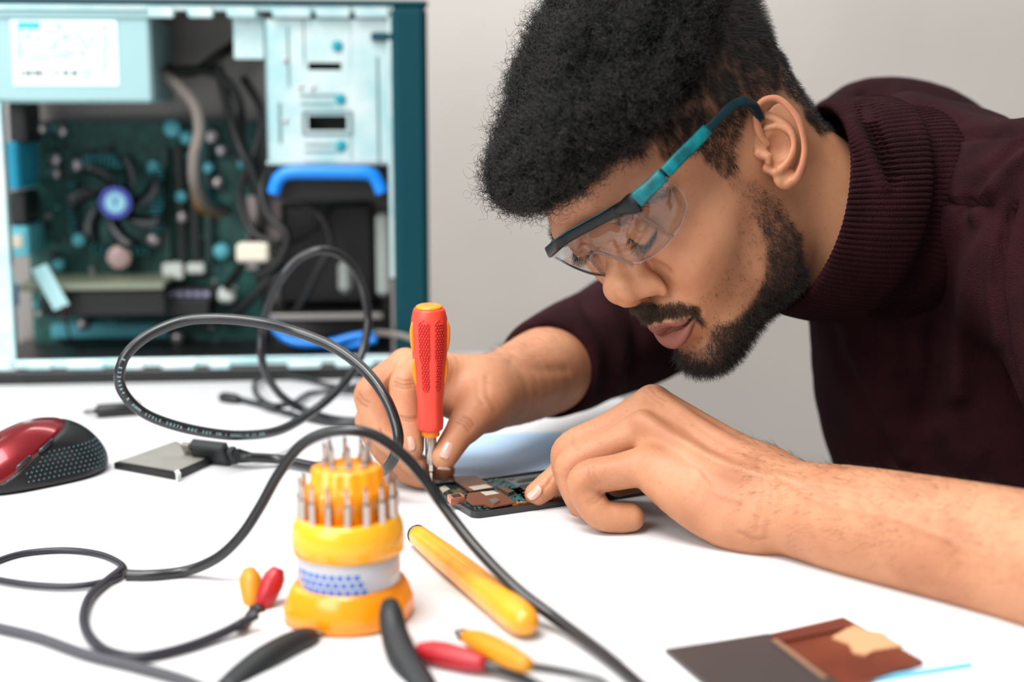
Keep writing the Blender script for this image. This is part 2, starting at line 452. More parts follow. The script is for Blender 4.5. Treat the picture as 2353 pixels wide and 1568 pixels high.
# nose
A(chain([(88, 0, 30), (87.5, 0, 20), (98, 0, 4), (108, 0, -6)], [7, 6, 7, 8.5]), 6)
A(chain([(82, 9, 12), (90, 10, -2), (99, 10, -8)], [5, 7, 7]), 7)
A(chain([(110, 3.5, -8.5), (109, 0, -8)], [9, 9.5]), 4)
A(chain([(104, 9, -11), (96, 15.5, -12.5), (95, 16, -15)], [6.8, 6.9, 6.3], 3), 3)
A(chain([(112, 0, -15), (102, 0, -21)], [4.4, 5]), 3)
X_(chain([(98, 20.5, -3), (90.5, 23.2, -9), (88.5, 23.0, -16), (91, 21.5, -22)], [.8, 1.3, 1.6, 1.0], 4), 4)
X_(ell((104.5, 8.0, -21.5), (8.0, 4.0, 4.6), Rm('z', 22)), 2)
# eyes
A(ell((71.5, 32, 14), (13.6, 15, 13.4)), 2.5)
X_(chain([(81.5, 18, 17), (86, 26, 21.5), (84.8, 36, 22.5), (76, 46, 20)], [.4, .8, .8, .4], 4), 2.0)    # lid crease
A(chain([(80.5, 18, 12.5), (85.0, 27, 10.0), (84.0, 36, 10.0), (75, 46, 13)], [1.2, 1.7, 1.8, 1.2], 4), 1.6)   # lid margin
X_(chain([(80.8, 18, 11.4), (86.0, 27, 8.0), (84.6, 37, 8.0), (75, 46.5, 12)], [.5, .9, .9, .5], 4), 1.2)
A(chain([(80, 18, 8), (84, 28, 4.5), (81.5, 38, 5), (73, 46.5, 9.5)], [1.5, 2.0, 2.0, 1.5], 4), 2.5)
A(chain([(79, 19, 3), (80, 29, -2), (76, 42, -1), (70, 48, 4)], [2.2, 3.0, 3.0, 2.2], 4), 6)
X_(chain([(86, 21, -4), (80, 33, -11), (73, 44, -9)], [.5, .6, .3], 4), 8)
# mouth
def SX(y, z):
    j = int(np.searchsorted(hv.ax[1], y)); k = int(np.searchsorted(hv.ax[2], z)); c_ = hv.d[:, j, k]
    i = np.nonzero(c_ < 0)[0].max(); return float(hv.ax[0][i]+c_[i]/(c_[i]-c_[i+1]))
ys = [0, 5, 10, 15, 20, 25]
ul = [(SX(y, z)+o, y, z) for y, z, o in zip(ys, [-38.5, -37.6, -38.2, -39, -39.8, -40.6], [1.5, 1.3, .8, .2, -.6, -1.6])]
ll = [(SX(y, z)+o, y, z) for y, z, o in zip(ys, [-49.8, -49.6, -48.8, -47.4, -45.4, -43.2], [1.6, 1.5, 1.1, .4, -.6, -1.6])]
A(chain(ul, [3.0, 3.2, 3.1, 2.8, 2.3, 1.6], 3), 2.2)
A(chain(ll, [4.6, 4.6, 4.2, 3.6, 2.8, 1.8], 3), 2.0)
mo = [(y, z) for y, z in zip([0, 5, 10, 15, 20, 25, 29], [-43.6, -43.4, -43.0, -42.7, -42.3, -41.9, -42.2])]
X_(chain([(SX(y, z)-1.7, y, z) for y, z in mo], [1.5, 1.5, 1.4, 1.3, 1.2, 1.2, 1.0], 3), .8)
X_(chain([(SX(y, z)-2.6, y, z) for y, z in mo], [1.5, 1.5, 1.4, 1.3, 1.1, .9, .6], 3), .6)
X_(ell((SX(30, -42), 30, -42.5), (2.5, 2.5, 2.5)), 4)
X_(chain([(109, 0, -24), (108, 0, -33)], [1.2, 1.6]), 3)
X_(chain([(102, 0, -63), (94, 15, -62)], [3.5, 3]), 8)
X_(chain([(104, 24, -18), (96, 34, -32), (90, 37, -42)], [2.2, 3, 2]), 9)     # fold beside the nose
# neck
def HL(W_): return ((np.asarray(W_)-HT) @ HR)*1000     # world -> sculpt (unwarped)
full = np.concatenate([hv.d[:, :3:-1][:, :0:1], hv.d], 1)
# mirror: build the y<0 half
neg = hv.d[:, 4:, :][:, ::-1, :]
ful = Vol((0, 0, 0), (1, 1, 1), 1.0); ful.d = np.concatenate([neg, hv.d[:, 3:, :]], 1)
ful.lo = np.array([-112, -(hv.d.shape[1]-4), -112.0]); ful.res = 1.0
ful.ax = [(ful.lo[i]+np.arange(ful.d.shape[i])).astype(np.float32) for i in range(3)]
n0, n1 = HL(U(1700, 470, 0.95)), HL(U(1990, 520, 0.99))
ful.add(cap((-28, 0, -5), n1, 47, 50), 22)
ful.add(cap((-2, 44, -20), HL(U(1915, 640, .96)), 9, 9), 14)       # neck muscle below the ear
VH, QH = nets(ful); VH = relax(VH, QH, 2)
HS = VH.copy()                    # sculpt coordinates of the head's vertices
VHW = HW(VH)

# ears, sculpted from the left one: e(x, y, z) x,y across the ear, z away from the skull
def e(x, y, z): return (x/19.3, y/19.3, z)
ev = Vol((2, 4, -10), (56, 80, 18), .6)
ev.add(ell(e(640, 800, 0), (13.5, 25, 3.4)))
ev.add(ell(e(560, 860, -5), (9.5, 15, 6)), 3)
ev.add(ell(e(700, 1290, 3.4), (8, 7.5, 3.4)), 4)
ev.add(chain([e(300, 560, 1), e(265, 690, -2), e(300, 820, -3)], [3.4, 4.5, 4.5]), 4)
ev.cut(ell(e(590, 880, 7.5), (9.6, 11.0, 9.5)), 2.2)
ev.cut(ell(e(620, 430, 9), (12, 8, 5.5), Rm('z', 25)), 2.5)
hel = [e(470, 850, 1.5), e(400, 770, 3), e(350, 650, 5), e(325, 520, 6.5), e(335, 400, 8), (390/19.3, 310/19.3, 9), e(480, 262, 10), e(590, 262, 10.5), e(690, 322, 11), e(780, 415, 11.5), e(860, 530, 12),
       e(905, 660, 12), e(935, 800, 11.5), e(948, 930, 11), e(930, 1070, 10), e(895, 1190, 8.5), e(840, 1290, 6.5), e(750, 1350, 4.5)]
hr = [1.8, 2.4, 2.7, 2.8, 2.6, 2.4, 2.3, 2.3, 2.3, 2.3, 2.3, 2.3, 2.3, 2.4, 2.6, 3, 3.4, 3.6]
ev.add(chain(hel, hr, 4), 1.6)
ev.add(chain([e(450, 470, 2.5), e(580, 520, 4.5), e(710, 620, 6.5), e(795, 740, 8), e(815, 870, 8.2), e(775, 1000, 7.5), e(705, 1110, 6.8), e(640, 1175, 6.2)], [2.6, 2.8, 2.8, 2.6, 2.5, 2.6, 2.8, 2.6], 4), 2)
ev.add(chain([e(450, 640, 2.5), e(600, 610, 4.5), e(720, 650, 6)], [1.8, 2.2, 2.6]), 2)
ev.add(chain([e(370, 960, 1), e(480, 1010, 5.5), e(490, 1075, 5)], [4.2, 2.9, 2.6]), 3)
ev.add(chain([e(640, 1180, 5.6), e(560, 1215, 4.0), e(470, 1160, 1)], [2.6, 2.4, 3.5]), 2.5)
ev.cut(ell(e(550, 1105, 7), (1.7, 2.6, 4)), 1.5)
ev.cut(chain([e(640, 360, 9.4), e(760, 500, 10), e(840, 640, 10.2), e(880, 800, 10), e(870, 960, 9)], [1.2, 1.4, 1.4, 1.3, .8]), 2)
VE, QE = nets(ev); VE = relax(VE, QE, 2)
_px = 1680+VE[:, 0]*19.3/5.6; _py = 180+VE[:, 1]*19.3/5.6
_d0 = PJ(HW(np.array([[3., 72, -2]])))[0, 2]
VEW = U(_px, _py, _d0+((_px-1772)*.255+(_py-362)*.064)/3450+.001-VE[:, 2]/1000)
QE = QE[:, ::-1]
def HINV(Wp):
    p = HL(Wp)
    for _ in range(12): p = p+((Wp-HW(p)) @ HR)*1000
    return p
_m = HINV(VEW)*np.array([1, -1, 1]); VE2 = HW(_m)
# ------------------------------------------------------------------ arms and hands (metres), joints given where they are seen and how far away
def J(*a):
    """(px, py, depth, radius mm) -> points, radii"""
    a = np.array(a, float); return U(a[:, 0], a[:, 1], a[:, 2]), a[:, 3]/1000
def limb(v, k, *a, sm=4, mode='add'):
    P, r = J(*a); c = chain(P, r, sm); (v.add if mode == 'add' else v.cut)(c, k)
def vol_for(res, mg, *rows):
    P = U([r[0] for r in rows], [r[1] for r in rows], [r[2] for r in rows])
    return Vol(P.min(0)-mg, P.max(0)+mg, res)
# right hand, holding the screwdriver
RHv = vol_for(.0011, .035, (810, 800, 1.05), (1100, 1100, .97), (1340, 780, 1.16))
limb(RHv, 0, (1112, 912, 1.03, 25), (1195, 880, 1.07, 31), (1275, 842, 1.11, 35), (1350, 806, 1.15, 34))
limb(RHv, .012, (1112, 890, 1.035, 22), (1040, 866, 1.025, 17), (975, 848, 1.008, 12.5))
limb(RHv, .008, (1110, 895, 1.045, 20), (1000, 862, 1.035, 15), (932, 842, 1.02, 12.8))
limb(RHv, .008, (1110, 905, 1.05, 18), (1000, 885, 1.045, 14), (928, 866, 1.035, 11.5))
limb(RHv, .008, (1110, 920, 1.05, 16), (1010, 910, 1.05, 13), (938, 892, 1.045, 10.5))
limb(RHv, .010, (1120, 915, 1.025, 22), (1112, 935, 1.01, 19), (1090, 955, .998, 14.5), (1070, 980, .990, 12))
limb(RHv, .010, (1085, 925, 1.022, 14), (1020, 912, 1.02, 14), (965, 905, 1.018, 11))
limb(RHv, .003, (1100, 945, 1.0, 14), (1066, 982, .989, 11.3), (1045, 1012, .983, 10.2), (1021, 1049, .977, 9.3))        # thumb
limb(RHv, .0025, (970, 846, 1.008, 12), (932, 876, .994, 10.4), (929, 905, .990, 10.3), (937, 960, .985, 9.4), (945, 1000, .982, 9.0), (948, 1030, .980, 8.0))   # index
limb(RHv, .0025, (932, 842, 1.02, 12.6), (858, 893, 1.004, 11), (852, 925, 1.0, 11), (880, 995, .993, 9.8), (915, 1035, .989, 9.4), (955, 1070, .985, 8.2))     # middle
limb(RHv, .0025, (928, 866, 1.035, 11.5), (856, 950, 1.02, 10.5), (856, 985, 1.015, 10.3), (896, 1050, 1.003, 9.2), (930, 1080, .998, 8.8), (968, 1098, .993, 7.8))   # ring
limb(RHv, .0025, (938, 892, 1.045, 10.5), (895, 975, 1.04, 9.2), (905, 1020, 1.036, 8.8), (965, 1070, 1.022, 8), (1022, 1082, 1.008, 7.2))   # little
VR, QR = nets(RHv); VR = relax(VR, QR, 2)
# left hand, steadying the phone, and its forearm
LHv = vol_for(.0012, .04, (1220, 900, .96), (1500, 1200, .88), (2700, 1380, .68), (2353, 1130, .80))
limb(LHv, 0, (1765, 1152, .868, 29), (1850, 1175, .85, 29.5), (1990, 1205, .823, 33), (2353, 1285, .76, 37), (2700, 1385, .70, 42))
limb(LHv, .014, (1740, 1110, .88, 24), (1640, 1030, .90, 17), (1500, 930, .925, 12.6))
limb(LHv, .010, (1740, 1140, .875, 24), (1620, 1060, .89, 17), (1474, 990, .907, 12.4))
limb(LHv, .010, (1740, 1180, .865, 24), (1620, 1120, .876, 18), (1500, 1068, .887, 13.6))
limb(LHv, .012, (1735, 1205, .862, 17), (1660, 1190, .866, 17), (1580, 1140, .875, 17), (1520, 1100, .88, 13))
limb(LHv, .012, (1740, 1120, .89, 20), (1640, 1050, .925, 16), (1535, 968, .953, 11.5))
limb(LHv, .012, (1720, 1160, .895, 18), (1600, 1090, .93, 16), (1500, 1085, .955, 12), (1420, 1110, .962, 9.5))      # thumb, tucked behind
limb(LHv, .0025, (1500, 928, .925, 12.2), (1400, 985, .926, 10.6), (1316, 1026, .929, 10.6), (1300, 1060, .932, 10), (1316, 1120, .935, 9.2), (1336, 1165, .934, 8.2))    # middle
limb(LHv, .0022, (1474, 990, .907, 12.2), (1390, 1030, .909, 10.6), (1320, 1062, .911, 10.8), (1312, 1095, .913, 10), (1336, 1150, .913, 9.4), (1378, 1184, .911, 8.2))     # ring
limb(LHv, .0022, (1500, 1068, .887, 13.2), (1420, 1085, .889, 11.4), (1352, 1100, .891, 11.4), (1345, 1130, .892, 10.6), (1378, 1180, .892, 10), (1420, 1190, .893, 9.8), (1448, 1190, .894, 9.2))   # little
limb(LHv, .0025, (1535, 965, .953, 11.5), (1420, 1000, .955, 10.2), (1330, 1030, .956, 10), (1288, 1090, .953, 9.2), (1260, 1115, .950, 8.9), (1233, 1136, .947, 8.0))    # index
# tendons and veins on the back of the left hand
for a in ([(1505, 912, .914, 4), (1620, 985, .888, 2.6), (1720, 1045, .868, 2.0)], [(1478, 965, .897, 4), (1600, 1040, .871, 2.4), (1710, 1090, .852, 1.6)],
          [(1560, 1010, .888, 1.2), (1650, 1080, .862, 1.5), (1760, 1100, .845, 1.2), (1900, 1130, .822, 1.2)]):
    limb(LHv, .009, *a)
VL, QL = nets(LHv); VL = relax(VL, QL, 2)
# creases, knuckles and veins
def lines(V, Q, rows):
    q = PJ(V); N = vnormals(V, Q); near = (N @ -c_f) > .0; cr = np.zeros(len(V))
    for pts, w_, amp, dark in rows:
        P = smooth_path(pts, 5) if len(pts) > 2 else np.array(pts, float); d = np.full(len(V), 1e9)
        for i in range(len(P)-1):
            a, b = P[i], P[i+1]; ab = b-a; t = np.clip(((q[:, :2]-a) @ ab)/(ab @ ab), 0, 1)
            d = np.minimum(d, np.linalg.norm(q[:, :2]-a-t[:, None]*ab, axis=1))
        g_ = np.exp(-(d/w_)**2)*near; V = V+N*(amp*g_)[:, None]; cr = np.maximum(cr, dark*g_)
    return V, cr
def arc(x, y, ang, ln, bow):
    a = math.radians(ang); u = np.array([math.cos(a), math.sin(a)]); v = np.array([-u[1], u[0]])
    return [tuple(np.array([x, y])+u*t*ln/2+v*bow*(1-t*t)) for t in (-1, 0, 1)]
R_ = [(arc(928, 872, 8, 34, 4), 3.0, -.0005, .4), (arc(927, 880, 8, 40, 5), 3.0, -.0006, .5), (arc(928, 889, 6, 36, 4), 3.0, -.0005, .4), (arc(938, 958, 4, 36, 3), 3, -.0005, .5), (arc(939, 965, 4, 32, 3), 3, -.0004, .4),
      (arc(838, 915, 40, 30, 4), 3.0, -.0005, .4), (arc(833, 925, 40, 30, 4), 3.0, -.0005, .4), (arc(882, 1000, 60, 30, 3), 3, -.0005, .4),
      (arc(1070, 974, 38, 32, -4), 3.0, -.0005, .45), (arc(1064, 981, 38, 32, -4), 3.0, -.0005, .45), (arc(1076, 967, 38, 30, -4), 3.2, -.0005, .5), (arc(1100, 900, 70, 60, 6), 6, -.0006, .12), (arc(1128, 905, 75, 80, 8), 7, -.0006, .12),
      ([(1180, 830), (1230, 850), (1300, 850)], 14, -.0010, .0), ([(905, 850), (880, 880), (868, 900)], 5, .0006, 0)]
VR, crR = lines(VR, QR, R_)
L_ = [(arc(1322, 1018, 65, 40, 4), 3.4, -.0006, .16), (arc(1372, 1092, 70, 44, 5), 3.4, -.0006, .16), (arc(1362, 1096, 70, 44, 5), 3.4, -.0006, .16),
      (arc(1370, 1150, -35, 40, 4), 3.2, -.0006, .2), (arc(1365, 1142, -35, 40, 4), 3.2, -.0005, .16), (arc(1262, 1106, -55, 34, 3), 3, -.0005, .2), (arc(1256, 1112, -55, 34, 3), 3, -.0005, .2),
      (arc(1512, 905, 40, 44, 5), 4, -.0006, .10), (arc(1502, 915, 40, 50, 5), 4, -.0006, .10),
      ([(1742, 1050), (1748, 1130), (1738, 1220)], 7, -.0006, .10), ([(1758, 1060), (1768, 1140), (1760, 1225)], 7, -.0005, .08), ([(1775, 1080), (1784, 1140), (1780, 1200)], 7, -.0007, .06),
      ([(1700, 1225), (1730, 1240), (1760, 1238)], 6, -.0008, .2), ([(1560, 960), (1640, 1020), (1720, 1060)], 9, .0009, 0), ([(1560, 1010), (1650, 1060), (1740, 1090), (1850, 1110), (1980, 1130)], 9, .0011, 0),
      ([(1800, 1100), (1900, 1160), (2050, 1190), (2200, 1250)], 10, .0010, 0), ([(1600, 1080), (1640, 1130), (1700, 1150)], 8, .0007, 0)]
VL, crL = lines(VL, QL, L_)
# ---------------- the continuous body surface: head, ears, both arms (they run on inside the sweater)
TORv = vol_for(.006, .2, (1990, 400, 1.0), (2500, 1400, 1.2), (1340, 800, 1.15), (2700, 1300, .75))
def SK(k, *a): limb(TORv, k, *a, sm=3)
SK(0, (1960, 535, .99, 46), (2120, 560, 1.07, 70), (2260, 750, 1.11, 110), (2420, 1150, 1.13, 125), (2500, 1500, 1.14, 120))
SK(.03, (1330, 806, 1.145, 34), (1400, 780, 1.18, 38), (1560, 690, 1.25, 42), (1760, 550, 1.30, 46), (1960, 400, 1.26, 52), (2120, 480, 1.16, 60))
SK(.03, (2120, 520, 1.07, 60), (2390, 540, .97, 55), (2620, 1000, .85, 45), (2730, 1370, .70, 42))
VT, QT = nets(TORv)
BV, BQ = join([(VHW, QH), (VEW, QE), (VE2, QE[:, ::-1]), (VR, QR), (VL, QL), (VT, QT)])
BN = vnormals(BV, BQ)
# ------------------------------------------------------------------ the sweater
tv = vol_for(.0038, .06, (1830, 150, 1.0), (2353, 1100, 1.3), (2640, 1250, .78), (2500, 900, 1.25), (1900, 250, 1.3), (2300, 1500, 1.1))
def SW(k, *a): limb(tv, k, *a, sm=4)
SW(0, (2160, 600, 1.075, 98), (2215, 700, 1.09, 118), (2330, 900, 1.12, 152), (2412, 1100, 1.13, 155), (2500, 1500, 1.13, 150))
SW(.05, (2060, 480, 1.03, 78), (2150, 500, 1.05, 80))
SW(.035, (2040, 330, 1.2, 42), (2120, 400, 1.19, 62), (2353, 500, 1.2, 80))
SW(.030, (2205, 500, 1.0, 50), (2300, 500, .985, 60), (2400, 520, .955, 68))
SW(.035, (2400, 520, .955, 66), (2640, 1000, .85, 62), (2740, 1340, .73, 58))
SW(.05, (2120, 330, 1.16, 34), (1990, 270, 1.17, 28), (1930, 300, 1.15, 30))
VS, QS = keep_biggest(*nets(tv)); VS = relax(VS, QS, 3)
sl = vol_for(.003, .06, (1180, 780, 1.1), (1760, 560, 1.32), (1300, 950, 1.1), (1990, 330, 1.3))
limb(sl, 0, (1262, 850, 1.10, 41), (1320, 818, 1.135, 44.5), (1400, 780, 1.18, 49), (1560, 700, 1.25, 55), (1760, 560, 1.3, 62), (1960, 400, 1.27, 66))
limb(sl, .012, (1190, 905, 1.02, 46), (1235, 870, 1.068, 43), (1240, 866, 1.07, 42), mode='cut')      # open cuff
VS2, QS2 = nets(sl); VS2 = relax(VS2, QS2, 2)
def sculpt_line(V, N, pts, width, amp, both=False):
    """raise (amp>0) or sink (amp<0) the surface along a seam or fold; pts in photo pixels, near side only"""
    P = smooth_path(pts, 6); q = PJ(V); near = (N @ -c_f) > -.15
    d = np.full(len(V), 1e9)
    for i in range(len(P)-1):
        a, b = P[i], P[i+1]; ab = b-a; t = np.clip(((q[:, :2]-a) @ ab)/(ab @ ab), 0, 1)
        d = np.minimum(d, np.linalg.norm(q[:, :2]-a-t[:, None]*ab, axis=1))
    return V + N*(amp*np.exp(-(d/width)**2)*near)[:, None]
NS = vnormals(VS, QS)
for pts, w_, a_ in [([(2300, 440), (2225, 568), (2205, 734), (2200, 900)], 30, .009), ([(2250, 470), (2170, 600), (2150, 760), (2120, 960)], 32, -.010),
                    ([(2353, 320), (2261, 405), (2215, 480)], 16, -.010), ([(2353, 360), (2280, 430), (2240, 500)], 14, .007), ([(2190, 330), (2165, 400), (2150, 452)], 14, -.005),
                    ([(2140, 452), (2200, 466), (2274, 464)], 6, -.007), ([(2331, 466), (2293, 619), (2306, 790), (2330, 900)], 7, -.005), ([(2316, 466), (2276, 619), (2288, 790)], 12, .003),
                    ([(1905, 740), (1950, 861), (2040, 1052)], 16, -.007), ([(1935, 740), (1985, 861), (2080, 1052)], 20, .005), ([(2100, 700), (2080, 850), (2150, 1080)], 26, -.005),
                    ([(1985, 215), (2000, 240), (2050, 260)], 10, -.006), ([(2060, 215), (2180, 260), (2300, 290)], 20, .004), ([(2090, 260), (2200, 300), (2330, 300)], 12, -.004)]:
    VS = sculpt_line(VS, NS, pts, w_, a_)
VS = VS + NS*(vnoise(VS, .07, 3)*.004)[:, None]
NS2 = vnormals(VS2, QS2)
for pts, w_, a_ in [([(1340, 690), (1400, 800), (1390, 900)], 16, -.004), ([(1430, 660), (1470, 760), (1450, 850)], 16, -.005), ([(1380, 670), (1430, 780), (1420, 880)], 14, .003)]:
    VS2 = sculpt_line(VS2, NS2, pts, w_, a_)
VS2 = VS2 + NS2*(vnoise(VS2, .045, 5)*.0022)[:, None]
# folded ribbed collar
def ring(cx, cy, d, r, tilt, lean=0.0, n=1000, rib=0.0, ph=0):
    """ring round the neck: centre seen at (cx,cy), its axis pointing right and away by `tilt` degrees, `lean` in the picture plane"""
    t = math.radians(tilt); le = math.radians(lean)
    ax = c_r*math.cos(t)*math.cos(le) - c_u*math.sin(le) + c_f*math.sin(t)*math.cos(le); ax /= np.linalg.norm(ax)
    u = c_u - ax*(c_u @ ax); u /= np.linalg.norm(u); v = np.cross(ax, u)
    a = np.arange(n)*2*math.pi/n; rr = r + rib*(np.abs(np.sin(a*126/2+ph))**.7-.6)
    c = U(cx, cy, d)
    return c + rr[:, None]*(np.cos(a)[:, None]*u + np.sin(a)[:, None]*v), ax
prof = [  # cx, cy, depth, radius, tilt, lean, rib
 (1958, 478, 1.000, .068, 20, 8, .0), (1900, 480, .985, .0645, 16, 9, .0), (1862, 478, .971, .0655, 13, 10, .0), (1848, 477, .967, .0675, 13, 10, .0006), (1842, 476, .965, .0695, 13, 10, .0016),
 (1850, 476, .967, .0718, 14, 10, .0020), (1868, 476, .971, .0738, 15, 9, .0022), (1900, 476, .978, .0765, 18, 8, .0022), (1930, 475, .985, .0785, 21, 8, .0022), (1950, 474, .990, .0800, 23, 8, .0018), (1962, 474, .993, .0795, 24, 8, .0012),
 (1968, 474, .995, .0765, 24, 8, .0006), (1962, 475, .993, .0735, 24, 8, .0003), (1975, 477, 1.000, .0735, 24, 8, .0012), (2000, 480, 1.008, .0760, 25, 7, .0020), (2030, 486, 1.018, .0805, 26, 7, .0018), (2062, 494, 1.03, .083, 27, 6, .0008), (2090, 500, 1.04, .082, 28, 6, 0)]
pp = smooth_path([list(p) for p in prof], 4)
cv = np.concatenate([ring(*p[:6], rib=p[6])[0] for p in pp]); n_ = 1000; m_ = len(pp)
ii, jj = np.meshgrid(np.arange(m_-1), np.arange(n_), indexing='ij'); j2 = (jj+1) % n_
QC = np.stack([ii*n_+jj, ii*n_+j2, (ii+1)*n_+j2, (ii+1)*n_+jj], -1).reshape(-1, 4)
NC = vnormals(cv, QC)
cv = cv + NC*(vnoise(cv, .05, 9)*.003)[:, None]
cv = sculpt_line(cv, NC, [(1990, 250), (2020, 330), (2050, 410)], 16, -.0032)
cv = sculpt_line(cv, NC, [(1955, 280), (1995, 350), (2030, 430)], 12, .003)
# ------------------------------------------------------------------ hair, beard, brows, lashes
def strands(name, P, R, mat, parent):
    """P: (n,k,3) world points, R: (n,k) radii -> one hair object"""
    n, k, _ = P.shape
    cu = bpy.data.hair_curves.new(name); cu.add_curves([k]*n)
    off = wloc(parent); o = link(name, cu, mat, parent)
    base = P.reshape(-1, 3).mean(0); base[2] = P[..., 2].min(); o.location = [float(a) for a in base-off]
    cu.attributes['position'].data.foreach_set('vector', (P-base).astype(np.float32).ravel())
    ra = cu.attributes.get('radius') or cu.attributes.new('radius', 'FLOAT', 'POINT')
    ra.data.foreach_set('value', R.astype(np.float32).ravel())
    return o
def unit(v): return v/(np.linalg.norm(v, axis=-1, keepdims=True)+1e-12)
def grow(root, d0, L, k=8, curl=.0, turns=2.0, droop=None, r0=.00009, seed=1, taper=.35, wob=.0):
    """curved strands from the roots: d0 direction, L length, curl = helix radius"""
    g = np.random.default_rng(seed); n = len(root); t = np.linspace(0, 1, k)
    d = unit(d0); a = unit(np.cross(d, unit(g.normal(size=(n, 3))))); b = np.cross(d, a)
    L = np.broadcast_to(np.asarray(L, float), (n,)); P = root[:, None] + d[:, None]*(L[:, None]*t)[..., None]
    if droop is not None: P = P + np.asarray(droop).reshape(-1, 1, 3)*(L[:, None]*t**2)[..., None]
    P = P + a[:, None]*(wob*g.normal(size=(n, 1))*(L[:, None]*t**2))[..., None]
    ph = g.uniform(0, 6.28, n)[:, None]; w = 6.283*turns*g.uniform(.7, 1.4, (n, 1))*t
    c = (np.broadcast_to(np.asarray(curl, float), (n,))*g.uniform(.6, 1.4, n))[:, None]
    P = P + a[:, None]*(c*(np.cos(w+ph)-np.cos(ph)))[..., None] + b[:, None]*(c*(np.sin(w+ph)-np.sin(ph)))[..., None]
    return P, np.broadcast_to(r0*(1-(1-taper)*t), (n, k)).copy()
def sample(V, Q, w, n, seed=0):
    """n random points on the quads, weight per vertex w; returns points, face index"""
    g = np.random.default_rng(seed)
    ar = np.linalg.norm(np.cross(V[Q[:, 2]]-V[Q[:, 0]], V[Q[:, 3]]-V[Q[:, 1]]), axis=1)*w[Q].mean(1)
    f = g.choice(len(Q), n, p=ar/ar.sum()); u, v = g.uniform(size=(2, n, 1))
    q = Q[f]; return V[q[:, 0]]*(1-u)*(1-v)+V[q[:, 1]]*u*(1-v)+V[q[:, 2]]*u*v+V[q[:, 3]]*(1-u)*v, q[:, 0]
def soften(w, Q, n=4):
    for _ in range(n):
        s = np.zeros(len(w)); c = np.zeros(len(w)); m = w[Q].mean(1)
        for k in range(4): s += np.bincount(Q[:, k], m, len(w)); c += np.bincount(Q[:, k], minlength=len(w))
        w = s/np.maximum(c, 1)
    return w
NHW = vnormals(VHW, QH)
HA = PJ(HW(np.abs(HS)*[0, 1, 0]+HS*[1, 0, 1]))      # where each point (or its mirror twin on the near side) is seen
def region(poly): return inpoly(HA[:, 0], HA[:, 1], poly).astype(float)
on_face = (HS[:, 0] > -4)
FADE = [(1250, 455), (1300, 436), (1345, 418), (1390, 388), (1420, 352), (1447, 356), (1500, 370), (1545, 364), (1600, 345), (1625, 372), (1672, 412), (1690, 392), (1688, 333), (1705, 285), (1735, 235), (1790, 200), (1835, 240), (1850, 275),
        (1880, 306), (1925, 300), (1960, 250), (1900, -700), (1150, -700), (1150, 300)]
BEARD = [(1540, 806), (1572, 806), (1600, 812), (1628, 790), (1632, 760), (1640, 745), (1680, 740), (1715, 715), (1748, 660), (1762, 600), (1752, 530), (1722, 470), (1690, 420), (1672, 400), (1692, 388), (1730, 420), (1790, 470), (1835, 540), (1850, 650), (1830, 760), (1760, 900), (1640, 950), (1560, 880)]
MOUST = [(1415, 740), (1440, 712), (1478, 694), (1520, 698), (1560, 694), (1600, 704), (1640, 735), (1668, 752), (1640, 768), (1606, 740), (1583, 722), (1530, 729), (1484, 742), (1430, 762)]
SPARSE = [(1600, 690), (1640, 660), (1690, 560), (1690, 450), (1660, 400), (1760, 420), (1780, 600), (1740, 720), (1640, 745)]
CHINS = [(1545, 806), (1580, 796), (1610, 770), (1640, 750), (1660, 790), (1640, 850), (1560, 850)]
BROW = [(1398, 520), (1412, 482), (1450, 452), (1500, 432), (1548, 432), (1532, 450), (1482, 474), (1442, 505), (1425, 522)]
LIPS = [(1470, 752), (1500, 751), (1530, 742), (1583, 730), (1598, 737), (1588, 770), (1566, 800), (1541, 812), (1500, 790)]
fade = region(FADE)*((HS[:, 0] < 60) | (HS[:, 2] > 60))
beard = soften(region(BEARD)*on_face, QH, 3); moust = region(MOUST)*(HS[:, 0] > 80); sparse = region(SPARSE)*on_face; chins = region(CHINS)*on_face
brow = region(BROW)*(HS[:, 2] > 20)
lips = soften(region(LIPS)*(HS[:, 0] > 78), QH, 2)
stub = soften(np.clip(beard*np.clip(.1+(-15-HS[:, 2])/110, .1, .5)+moust*.5+sparse*.10+chins*.12, 0, 1), QH, 5); stub = np.maximum(stub, soften(fade, QH, 4)*np.clip(.50+vnoise(HS @ np.array([[1, 0, .6], [0, 1, 0], [-.25, 0, .45]]), 3.0, 63)*.26+np.clip((HS[:, 2]-40)/60, 0, .45), .05, .92))
nh, nb = len(VHW), len(BV)
a_stub = np.zeros(nb); a_stub[:nh] = stub; a_lips = np.zeros(nb); a_lips[:nh] = lips
m_hair = M('black hair', (22, 20, 19), .42, spec=.35)
m_hairb = M('brown black beard hair', (34, 27, 23), .5, spec=.4)
m_must = M('brown moustache hair', (62, 47, 34), .5, spec=.4)
down = HW(np.array([[60., 30, -60]]))[0]-HW(np.array([[60., 30, 40]]))[0]; down /= np.linalg.norm(down)
fwd = HW(np.array([[100., 0, 0]]))[0]-HW(np.array([[0., 0, 0]]))[0]; fwd /= np.linalg.norm(fwd)
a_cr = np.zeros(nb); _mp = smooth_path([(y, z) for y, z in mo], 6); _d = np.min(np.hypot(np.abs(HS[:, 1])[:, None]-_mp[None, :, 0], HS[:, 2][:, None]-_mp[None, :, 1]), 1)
a_cr[:nh] = np.exp(-(_d/1.3)**4)*(HS[:, 0] > 78)*.9; _o = nh+len(VEW)+len(VE2); a_cr[_o:_o+len(crR)] = crR; a_cr[_o+len(crR):_o+len(crR)+len(crL)] = crL  # shade of the lip gap painted along the mouth line in the crease colour
